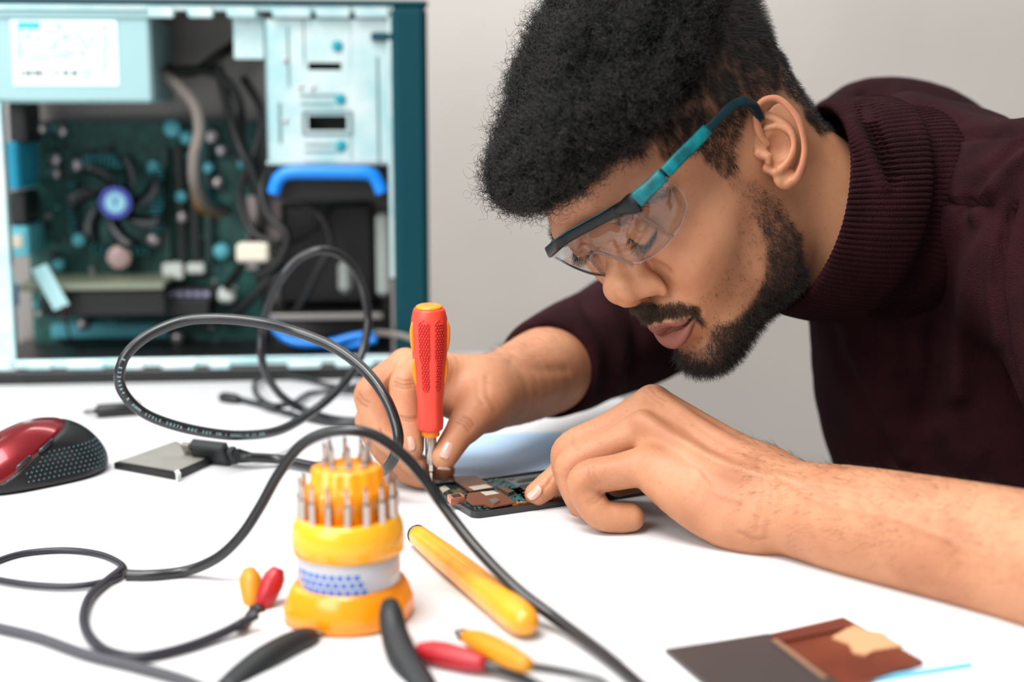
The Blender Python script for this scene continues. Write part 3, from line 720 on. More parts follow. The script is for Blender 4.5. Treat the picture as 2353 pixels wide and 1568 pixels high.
# --- the curly mass on top
def hair_build(man):
    v = Vol((-60, -92, 40), (150, 92, 190), 2.0)
    v.add(ell((26, 0, 98), (70, 76, 56)))
    v.add(ell((-12, 0, 112), (66, 70, 42)), 20)
    v.add(chain([(74, -50, 94), (93, -26, 97), (98, 0, 99), (93, 26, 97), (72, 52, 94)], [19, 23, 24, 23, 18], 3), 14)
    v.add(chain([(40, -66, 86), (60, -58, 90)], [15, 18]), 10); v.add(chain([(34, 66, 92), (56, 60, 92)], [12, 15]), 10)
    v.cut(ell((60, 0, 44), (58, 120, 34)), 8)
    V, Q = nets(v); V = relax(V, Q, 2); N = vnormals(V, Q)
    V = V + N*(vnoise(V, 22, 1)*5+vnoise(V, 10, 2)*3.4+vnoise(V, 5, 4)*2.2)[:, None]
    W_ = HW(V); NW = vnormals(W_, Q)
    o = mesh('hair', W_, Q, M('dense dark curls', (12, 11, 11), .85, spec=.1, bump=(700, 1.0, .002)), man)
    # curls
    up = V @ np.array([0, 0, 1.0])
    n = 34000; p, f = sample(W_, Q, np.ones(len(W_)), n, 5); g = np.random.default_rng(3)
    d = NW[f]*.75+unit(g.normal(size=(n, 3)))*.9
    P, R = grow(p-NW[f]*.0015, d, g.uniform(.004, .012, n), 12, .0015, 2.2, r0=.00013, seed=8, taper=.6)
    # clumps: whole tufts lean together so that the mass reads as curls
    lean = np.stack([vnoise(V[f], 7, 20+i) for i in range(3)], 1); t = np.linspace(0, 1, 12)
    P = P + (lean*.0060)[:, None]*(t**1.3)[None, :, None]
    n2 = 2600; p2, f2 = sample(W_, Q, np.ones(len(W_)), n2, 15)
    P2, R2 = grow(p2, NW[f2]+unit(g.normal(size=(n2, 3)))*.6, g.uniform(.008, .019, n2), 12, .0026, 1.6, r0=.00008, seed=18, taper=.6)
    strands('curl_strand', np.concatenate([P, P2]), np.concatenate([R, R2]), m_hair, o)
    # faded sides and nape
    fd = soften(fade, QH, 2)
    n = 56000; gap = np.clip(.8+1.3*vnoise(HS @ np.array([[1, 0, .6], [0, 1, 0], [-.25, 0, .45]]), 3.0, 63), .2, 1); p, f = sample(VHW, QH, fd*(fd > .3)*gap, n, 6)
    hs = HS[f]; top = np.clip((hs[:, 2]-30)/50, 0, 1); side = np.sign(hs[:, 1])
    flow = unit(down[None]*1.0+(-fwd)[None]*np.clip((20-hs[:, 0])/70, -.9, .9)[:, None]*.8)
    clump = np.stack([vnoise(hs, 9, 40+i) for i in range(3)], 1)
    P, R = grow(p-NHW[f]*.0003, flow*(1-.35*top)[:, None]+NHW[f]*(.38+.5*top)[:, None]+clump*.5+g.normal(size=(n, 3))*.22, (.0050+.0065*top)*g.uniform(.6, 1.3, n), 6, .0005, .8, r0=.00009, seed=9)
    strands('faded_side_hair', P, R, m_hair, o)
    return o
def beard_build(man):
    g = np.random.default_rng(12); out = []
    for nm, w, n, L, dirf, cu, mt, r0 in (
            ('beard', beard*np.clip(.16+.84*(-22-HS[:, 2])/45+vnoise(HS, 6, 71)*.25, .05, 1)*np.where(HS[:, 1] > -20, 1, .4), 15000, (.0035, .0075), lambda f: down*.8+NHW[f]*.55, .0007, m_hairb, .000085),
            ('cheek_stubble', sparse*.5+chins*1.2+beard*.2, 1500, (.0015, .0035), lambda f: down*.9+NHW[f]*.35, .0006, m_hairb, .00006),
            ('moustache', moust, 3600, (.004, .0065), lambda f: down*.8+NHW[f]*.6, .0005, m_must, .00008)):
        p, f = sample(VHW, QH, w, n, 30)
        d = dirf(f)+g.normal(size=(n, 3))*.3+np.stack([vnoise(HS[f], 5, 50+i) for i in range(3)], 1)*.35
        Ln = g.uniform(*L, n)*(np.where(HS[f][:, 2] < -70, 1.35, 1) if nm == 'beard' else 1)
        P, R = grow(p-NHW[f]*.0002, d, Ln, 7, cu, 1.1, r0=r0, seed=31, wob=.2)
        out.append(strands(nm, P, R, mt, man))
    p, f = sample(VHW, QH, brow, 900, 33)
    left = HR[:, 1]; side = np.sign(HS[f][:, 1])[:, None]
    P, R = grow(p-NHW[f]*.0002, left[None]*side*.9-down[None]*.5*np.clip((40-np.abs(HS[f][:, 1:2]))/40, -.3, 1)+NHW[f]*.3+g.normal(size=(900, 3))*.15, g.uniform(.005, .009, 900)*np.where(HS[f][:, 1] > 0, 1, .45), 7, .0003, .5, r0=.00008, seed=34)
    strands('eyebrow', P, R, m_hair, man)
    # fine dark hair on the forearms
    for V_, Q_, x0, x1, n, dx in ((VL, QL, 1700, 2360, 1500, -1), (VR, QR, 1120, 1330, 500, -1)):
        N_ = vnormals(V_, Q_); q = PJ(V_); w = ((q[:, 0] > x0) & (q[:, 0] < x1))*np.clip(N_[:, 2]+.55, 0.02, 1)
        p, f = sample(V_, Q_, w, n, 44)
        P, R = grow(p, np.array([-.75, -.1, -.15])[None]+N_[f]*.42+g.normal(size=(n, 3))*.25, g.uniform(.004, .009, n), 6, .0004, .5, r0=.00005, seed=45)
        strands('forearm_hair', P, R, m_hair, man)
    # lashes along the lid margins
    rows = []
    for s_ in (1, -1):
        q = smooth_path([(82.3, 19*s_, 11.6), (86.8, 27*s_, 8.6), (85.8, 36*s_, 8.6), (76.5, 46*s_, 12)], 40)
        rows.append(HW(q + g.normal(size=q.shape)*.3)); rows.append(HW(q[::2] + g.normal(size=q[::2].shape)*.3))
    p = np.concatenate(rows); n = len(p)
    P, R = grow(p, down[None]*.75+fwd[None]*.62+g.normal(size=(n, 3))*.12, g.uniform(.0055, .0085, n), 8, .0, 0, droop=fwd*.35-down*.3, r0=.00011, seed=35, taper=.2)
    strands('eyelashes', P, R, m_hair, man)
# ------------------------------------------------------------------ clear safety glasses
_hq = PJ(VHW)
def clear(a, gap=.0035, rad=9):
    """keep points of the glasses in front of the face"""
    a = np.array(a, float)
    for i in range(len(a)):
        m = np.hypot(_hq[:, 0]-a[i, 0], _hq[:, 1]-a[i, 1]) < rad
        if m.any(): a[i, 2] = min(a[i, 2], _hq[m, 2].min()-gap)
    return a
def UP(rows): a = np.array(rows, float); return U(a[:, 0], a[:, 1], a[:, 2])
def UC(rows, gap=.0035): return clear(rows, gap)
def band(path, hgt, thk, n=6):
    """rectangular rail with eased edges swept along the path; hgt/thk per control point"""
    P = UP(path); k = len(P)
    h = np.broadcast_to(np.asarray(hgt, float), (k,)); t = np.broadcast_to(np.asarray(thk, float), (k,))
    q = smooth_path(np.concatenate([P, h[:, None], t[:, None]], 1), n); C_ = q[:, :3]
    tg = unit(np.gradient(C_, axis=0)); up = unit(np.cross(unit(np.cross(tg, -c_f+0*tg)), tg)*0+np.cross(tg, -c_f+0*tg))
    nn = unit(np.cross(up, tg)); V = []
    for a, b in ((-.5, -.36), (-.36, -.5), (.36, -.5), (.5, -.36), (.5, .36), (.36, .5), (-.36, .5), (-.5, .36)):
        V.append(C_+up*(a*q[:, 3])[:, None]+nn*(b*q[:, 4])[:, None])
    V = np.stack(V, 1).reshape(-1, 3); m = len(C_)
    F_ = [(i*8+j, i*8+(j+1) % 8, (i+1)*8+(j+1) % 8, (i+1)*8+j) for i in range(m-1) for j in range(8)]+[tuple(range(8))[::-1], tuple((m-1)*8+j for j in range(8))]
    return V, F_
def glassy(name, tint=(.93, .93, .93), refl=1.28, rough=.03):
    m = bpy.data.materials.new(name); m.use_nodes = True; nt = m.node_tree; nt.nodes.clear()
    o = nt.nodes.new('ShaderNodeOutputMaterial'); mx = nt.nodes.new('ShaderNodeMixShader'); t = nt.nodes.new('ShaderNodeBsdfTransparent'); g = nt.nodes.new('ShaderNodeBsdfGlossy'); f = nt.nodes.new('ShaderNodeLayerWeight'); pw = nt.nodes.new('ShaderNodeMath'); ml = nt.nodes.new('ShaderNodeMath')
    t.inputs[0].default_value = (*tint, 1); g.inputs['Roughness'].default_value = rough; f.inputs[0].default_value = .5; pw.operation = 'POWER'; pw.inputs[1].default_value = 4.0; ml.operation = 'MULTIPLY_ADD'; ml.inputs[1].default_value = .35; ml.inputs[2].default_value = .035
    nt.links.new(f.outputs['Facing'], pw.inputs[0]); nt.links.new(pw.outputs[0], ml.inputs[0])
    nt.links.new(ml.outputs[0], mx.inputs[0]); nt.links.new(t.outputs[0], mx.inputs[1]); nt.links.new(g.outputs[0], mx.inputs[2]); nt.links.new(mx.outputs[0], o.inputs[0])
    return m
def sheet(top, bot, thk, n=5, rows=8):
    """curved plastic sheet between two edges, with thickness"""
    A_ = smooth_path(UP(top), n); B_ = smooth_path(UP(bot), n); m = len(A_); G = []
    bul = unit(np.cross(np.gradient(A_, axis=0), B_-A_))
    if (bul @ c_f).mean() > 0: bul = -bul
    for r_ in range(rows+1):
        s_ = r_/rows; G.append(A_*(1-s_)+B_*s_+bul*(.0035*4*s_*(1-s_)))
    G = np.array(G); back = G-bul[None]*thk; V = np.concatenate([G.reshape(-1, 3), back.reshape(-1, 3)]); o = (rows+1)*m; F_ = []
    for i in range(rows):
        for j in range(m-1):
            a, b, c, d = i*m+j, i*m+j+1, (i+1)*m+j+1, (i+1)*m+j
            F_ += [(a, b, c, d), (o+a, o+d, o+c, o+b)]
    ed = [r_*m for r_ in range(rows+1)]+[rows*m+j for j in range(1, m)]+[r_*m+m-1 for r_ in range(rows-1, -1, -1)]+[j for j in range(m-2, 0, -1)]
    for i in range(len(ed)):
        a, b = ed[i], ed[(i+1) % len(ed)]; F_.append((a, b, o+b, o+a))
    return V, F_
gl = thing('safety_glasses', 'clear safety glasses with teal and black frame worn on the face of the man', 'glasses', U(1480, 500, .86))
m_lens = glassy('clear polycarbonate', (.86, .86, .87)); m_blk = M('black glossy plastic', (15, 18, 20), .42, spec=.3); m_teal = M('teal plastic', (0, 82, 90), .34, spec=.35, var=(90, .5), rgb2=(0, 128, 134), coat=.1)
m_dteal = M('dark teal plastic', (2, 36, 44), .36, spec=.3, coat=.1)
top = [(1264, 574, .936), (1290, 556, .918), (1320, 540, .897), (1345, 527, .885), (1362, 519, .877), (1380, 510, .870), (1400, 500, .864), (1420, 491, .857), (1436, 484, .850), (1451, 478, .846)]
bot = [(1277, 590, .938), (1320, 614, .924), (1362, 629, .910), (1388, 632, .902), (1376, 600, .884), (1372, 580, .872), (1400, 590, .868), (1432, 604, .866), (1468, 607, .864), (1512, 582, .858), (1548, 545, .852)]
top.insert(4, (1353, 523, .881)); top = UC(top, .004); bot = UC(bot, .003)
MB().add(*sheet(top, bot, .0016)).build('lens', m_lens, gl)
MB().add(*sheet([(1451, 478, .846), (1475, 452, .843), (1500, 426, .839), (1524, 404, .835)], [(1548, 545, .852), (1566, 515, .850), (1578, 478, .846), (1556, 430, .840)], .0016)).build('side_shield', m_lens, gl)
rim = MB(); rim.add(*tube(smooth_path(UP([(1524, 404, .835), (1556, 430, .840), (1572, 448, .842), (1578, 478, .846), (1566, 515, .850), (1548, 545, .852), (1512, 582, .858), (1468, 607, .864)]), 6), .00022, 6))
rim.add(*tube(UP([(1451, 480, .845), (1500, 513, .848), (1548, 545, .851)]), .00028, 6)); rim.add(*tube(UP([(1449, 484, .845), (1498, 518, .848), (1543, 550, .851)]), .0002, 6))
rim.build('lens_rim', M('clear lens edge', (215, 215, 220), .12, trans=.7, ior=1.3), gl)
MB().add(*tube(smooth_path(UP([(1277, 592, .938), (1320, 615, .924), (1362, 630, .910), (1392, 633, .902)]), 6), .0007, 6)).build('far_lens_rim', M('smoky lens edge', (46, 46, 44), .3), gl)
npd = MB()
npd.add(*tube(smooth_path(UP([(1362, 584, .868), (1372, 580, .866), (1400, 588, .864), (1432, 598, .862), (1456, 610, .862)]), 6), [.0008]*6+[.0011]*19, 8))
npd.add(*tube(smooth_path(UP([(1362, 584, .868), (1358, 594, .876), (1370, 612, .888), (1386, 630, .897)]), 6), .0012, 8)); npd.build('nose_pad', M('clear soft pad', (205, 190, 180), .15, trans=.85, ior=1.15), gl)
MB().add(*band(UC([(1262, 579, .938), (1280, 563, .926), (1310, 543, .903), (1350, 521, .880), (1400, 494, .860), (1450, 468, .842)], .0055), [.0075, .0068, .0062, .0062, .0068, .009], .004)).build('brow_bar', m_blk, gl)
_tr = UP(UC([(1264, 578, .938), (1280, 563, .926), (1310, 543, .903), (1350, 521, .880), (1400, 494, .860), (1436, 475, .847)], .0055))+c_u*.0031-c_r*.0012-c_f*.0016
MB().add(*tube(smooth_path(_tr, 6), .0006, 6)).build('teal_highlight', m_teal, gl)  # thin teal tube standing for the highlight along the brow bar
MB().add(*band(UC([(1418, 484, .851), (1450, 470, .841), (1466, 463, .839)], .006), [.004, .0115, .013], .0055)).build('corner_block', m_blk, gl)
MB().add(*band(UC([(1462, 460, .838), (1490, 434, .835), (1524, 402, .833)], .005), [.0105, .0095, .0088], .005)).build('hinge_block', m_teal, gl)
ta = MB().add(*band(UC([(1528, 398, .832), (1560, 364, .836), (1600, 325, .842), (1624, 300, .848)], .007), .0078, .0042)).build('temple_arm', m_teal, gl)
MB().add(*band([(1618, 305, .847), (1650, 274, .852), (1672, 252, .856), (1690, 239, .859), (1712, 235, .861), (1732, 246, .868), (1748, 275, .876)], [.006, .006, .0062, .0064, .0062, .006, .005], .0038)).build('temple_tip', m_dteal, ta)
MB().add(*band([(1266, 578, .940), (1284, 545, .968), (1320, 500, .99), (1400, 430, 1.02)], .006, .003)).build('temple_arm', m_blk, gl)
MB().add(*box(U(1521, 405, .8325), (.0045, .003, .0065), bev=.0008)).build('hinge_clip', m_dteal, gl)
# ------------------------------------------------------------------ the open computer tower
K0 = T(0, 884); K1 = T(985, 867)
k_x = unit(np.array([K1[0]-K0[0], K1[1]-K0[1], 0])); k_y = np.array([-k_x[1], k_x[0], 0.0])
def KP(px, py, w=0.0):
    """point at depth w behind the opening, seen at (px,py)"""
    v = U(px, py, 1.0)-CAM; o = K0+k_y*w; t = ((o-CAM) @ k_y)/(v @ k_y); return CAM+v*t
k_R = np.stack([k_x, k_y, [0, 0, 1]], 1)
def kbox(x0, y0, x1, y1, w0, w1, bev=.001):
    """box whose front face (depth w0) is seen between the two corners"""
    a = KP(x0, (y0+y1)/2, w0); b = KP(x1, (y0+y1)/2, w0); u = KP((x0+x1)/2, y0, w0); l = KP((x0+x1)/2, y1, w0)
    sx = abs((b-a) @ k_x); sz = abs(u[2]-l[2]); c = (a+b)/2+k_y*(w1-w0)/2; c[2] = (u[2]+l[2])/2
    return box(c, (sx, abs(w1-w0), sz), k_R, bev)
def kcyl(px, py, w0, w1, r, n=24, r2=None):
    """round piece with its axis across the board"""
    c = KP(px, py, w0); Rr = np.stack([k_x, np.array([0, 0, 1.0]), -k_y], 1)
    L_ = w1-w0; r2 = r if r2 is None else r2
    return lathe([(r*.86, 0), (r, -.1*L_), (r2, -L_)], n, c, Rr)
def kwire(pts, r, n=8, k=8):
    P = np.array([KP(*p) for p in pts]); return tube(smooth_path(P, k), r, n)
m_steel = M('bright zinc steel', (228, 246, 247), .3, .5, var=(30, .12), rgb2=(186, 230, 235)); m_tray = M('grey steel', (150, 146, 143), .45, .7)
m_bezel = M('black teal plastic', (0, 58, 68), .5, spec=.2, bump=(500, .2, .0003)); m_black = M('black plastic', (20, 21, 22), .45)
m_psu = M('pale blue painted steel', (150, 186, 190), .45, .25); m_pcb = M('dark green circuit board', (14, 62, 56), .5, var=(120, .5), rgb2=(28, 98, 90), bump=(200, .6, .002))
m_wht = M('white plastic', (214, 220, 216), .45); m_blue = M('blue plastic', (0, 128, 226), .35); m_cyan = M('cyan plastic', (96, 190, 206), .4)
m_capm = M('capacitor can', (178, 170, 172), .3, .8); m_wire = M('black wire', (16, 16, 17), .5); m_wg = M('grey wire', (120, 112, 106), .5)
pc = thing('computer_tower', 'open computer tower with teal black front and bare motherboard standing on the table', 'computer', (K0+K1)/2+k_y*.09)
W1 = .182
sh = MB(); sh.add(*kbox(-60, 12, 905, 862, W1, W1+.0015, 0)); sh.add(*kbox(-60, 6, 905, 14, .0, W1)); sh.add(*kbox(-60, 846, 905, 858, .0, W1)); sh.add(*kbox(896, 14, 905, 855, .0, W1))
sh.build('steel_tray', m_tray, pc, smooth=False)
rl = MB(); rl.add(*kbox(-60, 8, 905, 24, -.002, .004)); rl.add(*kbox(20, 824, 900, 842, -.002, .006)); rl.add(*kbox(-60, 236, 20, 862, -.002, .012)); rl.add(*kbox(893, 30, 904, 640, -.002, .004))
for x, w_ in ((340, 60), (430, 60), (520, 70), (625, 90), (725, 80), (815, 80)): rl.add(*kbox(x, 14, x+w_, 40, -.005, .003, .002))
for x, w_ in ((60, 60), (150, 90), (270, 60), (370, 80), (480, 50), (660, 80), (770, 90)): rl.add(*kbox(x, 832, x+w_, 852, -.005, .004, .002))
rl.build('steel_frame', m_steel, pc, smooth=False)
MB().add(*kbox(-60, -3, 985, 11, -.006, W1+.01, .003)).build('top_cover', m_bezel, pc, smooth=False)
MB().add(*kbox(905, 12, 985, 868, -.008, W1+.012, .006)).build('front_bezel', m_bezel, pc, smooth=False)
MB().add(*kbox(-60, 846, 910, 880, -.006, W1+.01, .003)).build('bottom_panel', m_black, pc, smooth=False)
for x in (60, 800):
    a_, b_ = KP(x, 876, .01), KP(x+95, 876, .01); c_ = (a_+b_)/2; hz = KP(x, 876, .01)[2]-TZ
    c_[2] = TZ+hz/2
    MB().add(*box(c_, (np.linalg.norm(b_-a_), .03, hz+.002), k_R, .003)).build('foot', m_black, pc, smooth=False)
# power supply
ps = MB().add(*kbox(-60, 30, 348, 236, .004, .15, .003)).add(*kbox(-60, 24, 345, 40, .001, .01, .001)).build('power_supply', m_psu, pc, smooth=False)
lb = MB().add(*kbox(28, 46, 270, 196, .0032, .004, 0)).build('rating_label', M('white label', (226, 244, 244), .5), ps, smooth=False)
g = random.Random(4); tx = MB()
for i in range(16):
    y = 54+i*6.0; x = 38
    while x < 215:
        w_ = g.uniform(8, 26)
        if g.random() < .8: tx.add(*kbox(x, y, min(x+w_, 222), y+g.choice((2.2, 2.2, 3)), .0029, .0033, 0))
        x += w_+g.uniform(3, 8)
for i in range(9): tx.add(*kbox(232, 58+i*13, 232+g.uniform(10, 28), 58+i*13+5, .0029, .0033, 0))
tx.add(*kbox(40, 50, 92, 66, .0029, .0033, 0)); tx.build('printed_text', M('cyan print', (70, 186, 196), .6), lb, smooth=False)
bc = MB()
for i in range(60):
    x = 46+i*2.3
    if g.random() < .7: bc.add(*kbox(x, 160, x+g.uniform(.8, 1.8), 176, .0029, .0033, 0))
for i in range(12): bc.add(*kbox(186+(i % 6)*5.2, 160+(i//6)*14, 189+(i % 6)*5.2, 168+(i//6)*14, .0029, .0033, 0))
bc.build('bar_code', M('dark print', (60, 52, 50), .6), lb, smooth=False)
# drive cage
cg = MB(); 
for b_ in ((612, 44, 640, 378), (640, 44, 700, 378), (806, 44, 896, 378), (700, 44, 806, 144), (700, 161, 806, 266), (700, 300, 806, 378), (700, 144, 708, 161), (784, 144, 806, 161), (700, 266, 708, 300), (797, 266, 806, 300)): cg.add(*kbox(*b_, .004, .0055, 0))
cg.add(*kbox(612, 44, 618, 378, .004, .12, .0005)); cg.add(*kbox(888, 44, 896, 378, .004, .12, .0005)); cg.add(*kbox(612, 370, 896, 378, .004, .12, .0005))
cg = cg.build('drive_cage', m_steel, pc, smooth=False)
em = MB()
for a_ in ((694, 256, 702, 310), (803, 256, 811, 310), (698, 254, 808, 261), (698, 305, 808, 312), (640, 235, 646, 330), (660, 60, 664, 200), (866, 130, 872, 378), (688, 216, 790, 222), (690, 236, 768, 241), (700, 330, 770, 335), (700, 346, 790, 350)): em.add(*kbox(*a_, .0025, .0045, .0008))
em.build('pressed_rib', M('brushed steel', (170, 190, 190), .3, .9), cg, smooth=False)
for q_ in ((702, 140, 788, 165), (700, 262, 802, 304)): MB().add(*kbox(*q_, .03, .032, 0)).build('slot_backing', m_black, cg, smooth=False)
for x, y in ((775, 106), (782, 228), (784, 335)): MB().add(*kcyl(x, y, .002, .006, .0052)).build('clip_button', M('teal clip', (0, 140, 156), .4), cg)
for x, y in ((655, 278), (655, 138), (690, 200), (718, 202)): MB().add(*kcyl(x, y, .0022, .006, .0024, 12)).build('screw', m_capm, cg)
MB().add(*kbox(852, 74, 905, 94, -.003, .004, .002)).build('latch', M('dark teal latch', (0, 60, 72), .4), pc, smooth=False)
MB().add(*kbox(536, 34, 606, 136, .012, .016, .001)).build('bracket', m_steel, pc, smooth=False)
# blue carrying handle of the lower bay
hd = MB().add(*tube(smooth_path([KP(628, 446, .004), KP(640, 412, .004), KP(662, 398, .003), KP(700, 396, .002), KP(800, 397, .002), KP(850, 400, .003), KP(868, 420, .004), KP(878, 444, .004)], 6), [.0066]*43, 10))
hd.build('blue_bay_handle', m_blue, pc)
MB().add(*kbox(618, 384, 890, 460, .02, .024, .001)).build('bay_floor', m_black, pc, smooth=False)
# motherboard and what is soldered to it
mbd = MB().add(*kbox(66, 278, 600, 842, .160, .163, 0)).build('motherboard', m_pcb, pc, smooth=False)
def onb(name, m, *shapes, smooth=False):
    b_ = MB()
    for s_ in shapes: b_.add(*s_)
    return b_.build(name, m, mbd, smooth=smooth)
hs = MB()
for i in range(10): hs.add(*kbox(194+i*10.0, 356, 197.5+i*10.0, 386, .125, .158, 0)); hs.add(*kbox(210+i*14.0, 566, 213+i*14, 586, .14, .158, 0))
for i in range(15): hs.add(*kbox(346, 388+i*10, 374, 391+i*10, .12, .158, 0))
for i in range(9): hs.add(*kbox(154, 420+i*14, 176, 423+i*14, .14, .158, 0))
hs.build('heat_sink', M('aluminium fins', (60, 128, 134), .35, .8), mbd, smooth=False)
fan = MB(); fc = KP(265, 466, .105)
RK = np.stack([k_x, np.array([0, 0, 1.0]), -k_y], 1)
fan.add(*lathe([(.017, .0), (.0185, -.004), (.0185, -.018)], 28, fc, RK))
for k in range(7):
    a0 = k*2*math.pi/7; V_ = []; 
    for i in range(8):
        r_ = .018+.031*i/7; th = a0+.55*(i/7)**1.2
        for s_, z_ in ((-.26, -.002), (.26, -.016)):
            t_ = th+s_*(1-.25*i/7); V_ += [(r_*math.cos(t_), r_*math.sin(t_), z_), (r_*math.cos(t_), r_*math.sin(t_), z_-.0016)]
    V_ = np.array(V_) @ RK.T+fc; F_ = []
    for i in range(7):
        o = i*4; p = o+4; F_ += [(o, o+2, p+2, p), (o+1, p+1, p+3, o+3), (o, p, p+1, o+1), (o+2, o+3, p+3, p+2)]
    F_ += [(0, 1, 3, 2), (28, 30, 31, 29)]; fan.add(V_, F_)
fan = fan.build('cooling_fan', M('black fan plastic', (14, 22, 26), .3), mbd)
MB().add(*kcyl(265, 466, .1025, .1052, .0165, 32)).build('blue_hub_sticker', M('blue violet sticker', (70, 84, 178), .5), fan)
MB().add(*kcyl(265, 466, .1018, .1030, .0105, 32)).build('pale_hub_centre', M('pale cyan sticker', (150, 214, 230), .5), fan)
MB().add(*[KP(0, 0, 0)]*0 or kbox(258, 456, 271, 461, .1012, .1022, 0)).add(*kbox(262, 456, 267, 476, .1012, .1022, 0)).build('sticker_mark', M('blue print', (60, 110, 190), .5), fan, smooth=False)
for x, c_ in ((372, (12, 60, 50)), (405, (16, 20, 20)), (437, (16, 20, 20)), (468, (12, 50, 44))): onb('memory_slot', M('slot plastic %d' % x, c_, .45), kbox(x, 336, x+17, 604, .146, .16))
onb('expansion_slot', m_cyan, kbox(118, 746, 384, 776, .146, .16)); onb('expansion_slot', M('black slot', (18, 20, 20), .4), kbox(90, 800, 384, 822, .146, .16)); 
onb('card_edge', M('beige card edge', (120, 126, 108), .5), kbox(36, 654, 376, 668, .06, .158)); onb('expansion_card', m_black, kbox(100, 668, 380, 726, .075, .08), kbox(388, 690, 480, 728, .1, .15))
for i in range(7): onb('card_text', M('lilac print', (168, 166, 200), .5), kbox(346+i*20, 671, 360+i*20, 682, .1195, .12))
onb('card_header', m_black, kbox(340, 664, 492, 690, .12, .15))
onb('coin_battery', M('button cell', (208, 178, 176), .35, .3), kcyl(273, 592, .135, .14, .0125), smooth=True)
for x, y, r_ in ((176, 380, .007), (352, 386, .0075), (352, 550, .0075), (180, 552, .007), (124, 366, .007), (126, 398, .006), (395, 295, .009), (428, 316, .007), (484, 312, .0078), (508, 346, .006), (478, 386, .0056), (415, 452, .006), (416, 500, .006), (508, 578, .0085), (140, 300, .006), (90, 292, .007), (88, 560, .006), (134, 610, .006), (408, 778, .007), (500, 420, .006), (560, 376, .007), (135, 805, .006), (190, 748, .006)):
    onb('capacitor', m_capm if (x+y) % 3 else m_cyan, kcyl(x, y, .143, .16, r_, 16), smooth=True)
onb('power_connector', m_wht, kbox(372, 606, 420, 644, .135, .16, .002)); onb('drive_connector', m_wht, kbox(428, 606, 470, 630, .14, .16, .002)); onb('header', m_wht, kbox(500, 662, 540, 698, .12, .15, .004))
onb('video_port', M('bright cyan port', (30, 160, 196), .4), kbox(12, 326, 44, 436, .07, .15, .003)); onb('port_shell', m_cyan, kbox(14, 522, 66, 590, .08, .15, .002)); onb('port_opening', M('cream plastic', (214, 208, 190), .5), kbox(26, 540, 52, 570, .078, .081, .001))
onb('blue_clip', m_blue, kbox(18, 656, 32, 710, .03, .05, .002)); onb('port_block', m_black, kbox(20, 236, 62, 330, .09, .15, .002)); onb('port_block', m_black, kbox(20, 440, 60, 518, .09, .15, .002))
g = random.Random(9)
for i in range(60):
    x, y = g.uniform(75, 590), g.uniform(285, 825)
    if (150 < x < 380 and 350 < y < 600): continue
    s_ = g.uniform(5, 16); onb('chip', [m_black, m_cyan, m_pcb, m_capm][g.randrange(4)], kbox(x, y, x+s_*g.uniform(.6, 1.8), y+s_, .154, .16, 0))
lt = MB(); a_ = [KP(*q, .05) for q in ((72, 620), (106, 606), (158, 700), (124, 714))]; lt.add(np.array(a_+[p+k_y*.003 for p in a_]), [(0, 3, 2, 1), (4, 5, 6, 7), (0, 1, 5, 4), (1, 2, 6, 5), (2, 3, 7, 6), (3, 0, 4, 7)]); lt.build('cable_tag', M('pale cyan tag', (176, 222, 226), .5), pc, smooth=False)
MB().add(*kbox(542, 560, 618, 604, .05, .07, .003)).build('white_plug', M('cream plastic', (214, 208, 190), .5), pc, smooth=False)
MB().add(*kbox(566, 450, 648, 560, .09, .10, .002)).build('grey_bracket', M('warm grey steel', (128, 118, 120), .5, .5), pc, smooth=False)
MB().add(*kbox(864, 492, 898, 682, .03, .05, .004)).build('grey_side_rail', M('pale grey steel', (150, 156, 152), .5, .3), pc, smooth=False)
MB().add(*kbox(776, 600, 808, 676, .05, .06, .008)).build('grey_lever', M('pale grey steel', (150, 156, 152), .5, .3), pc, smooth=False)
MB().add(*kbox(610, 720, 880, 742, .06, .16, .002)).add(*kbox(640, 470, 860, 700, .10, .16, .004)).build('hard_drive', m_black, pc, smooth=False)
MB().add(*kbox(620, 722, 880, 736, .052, .06, .001)).build('drive_edge', m_tray, pc, smooth=False)
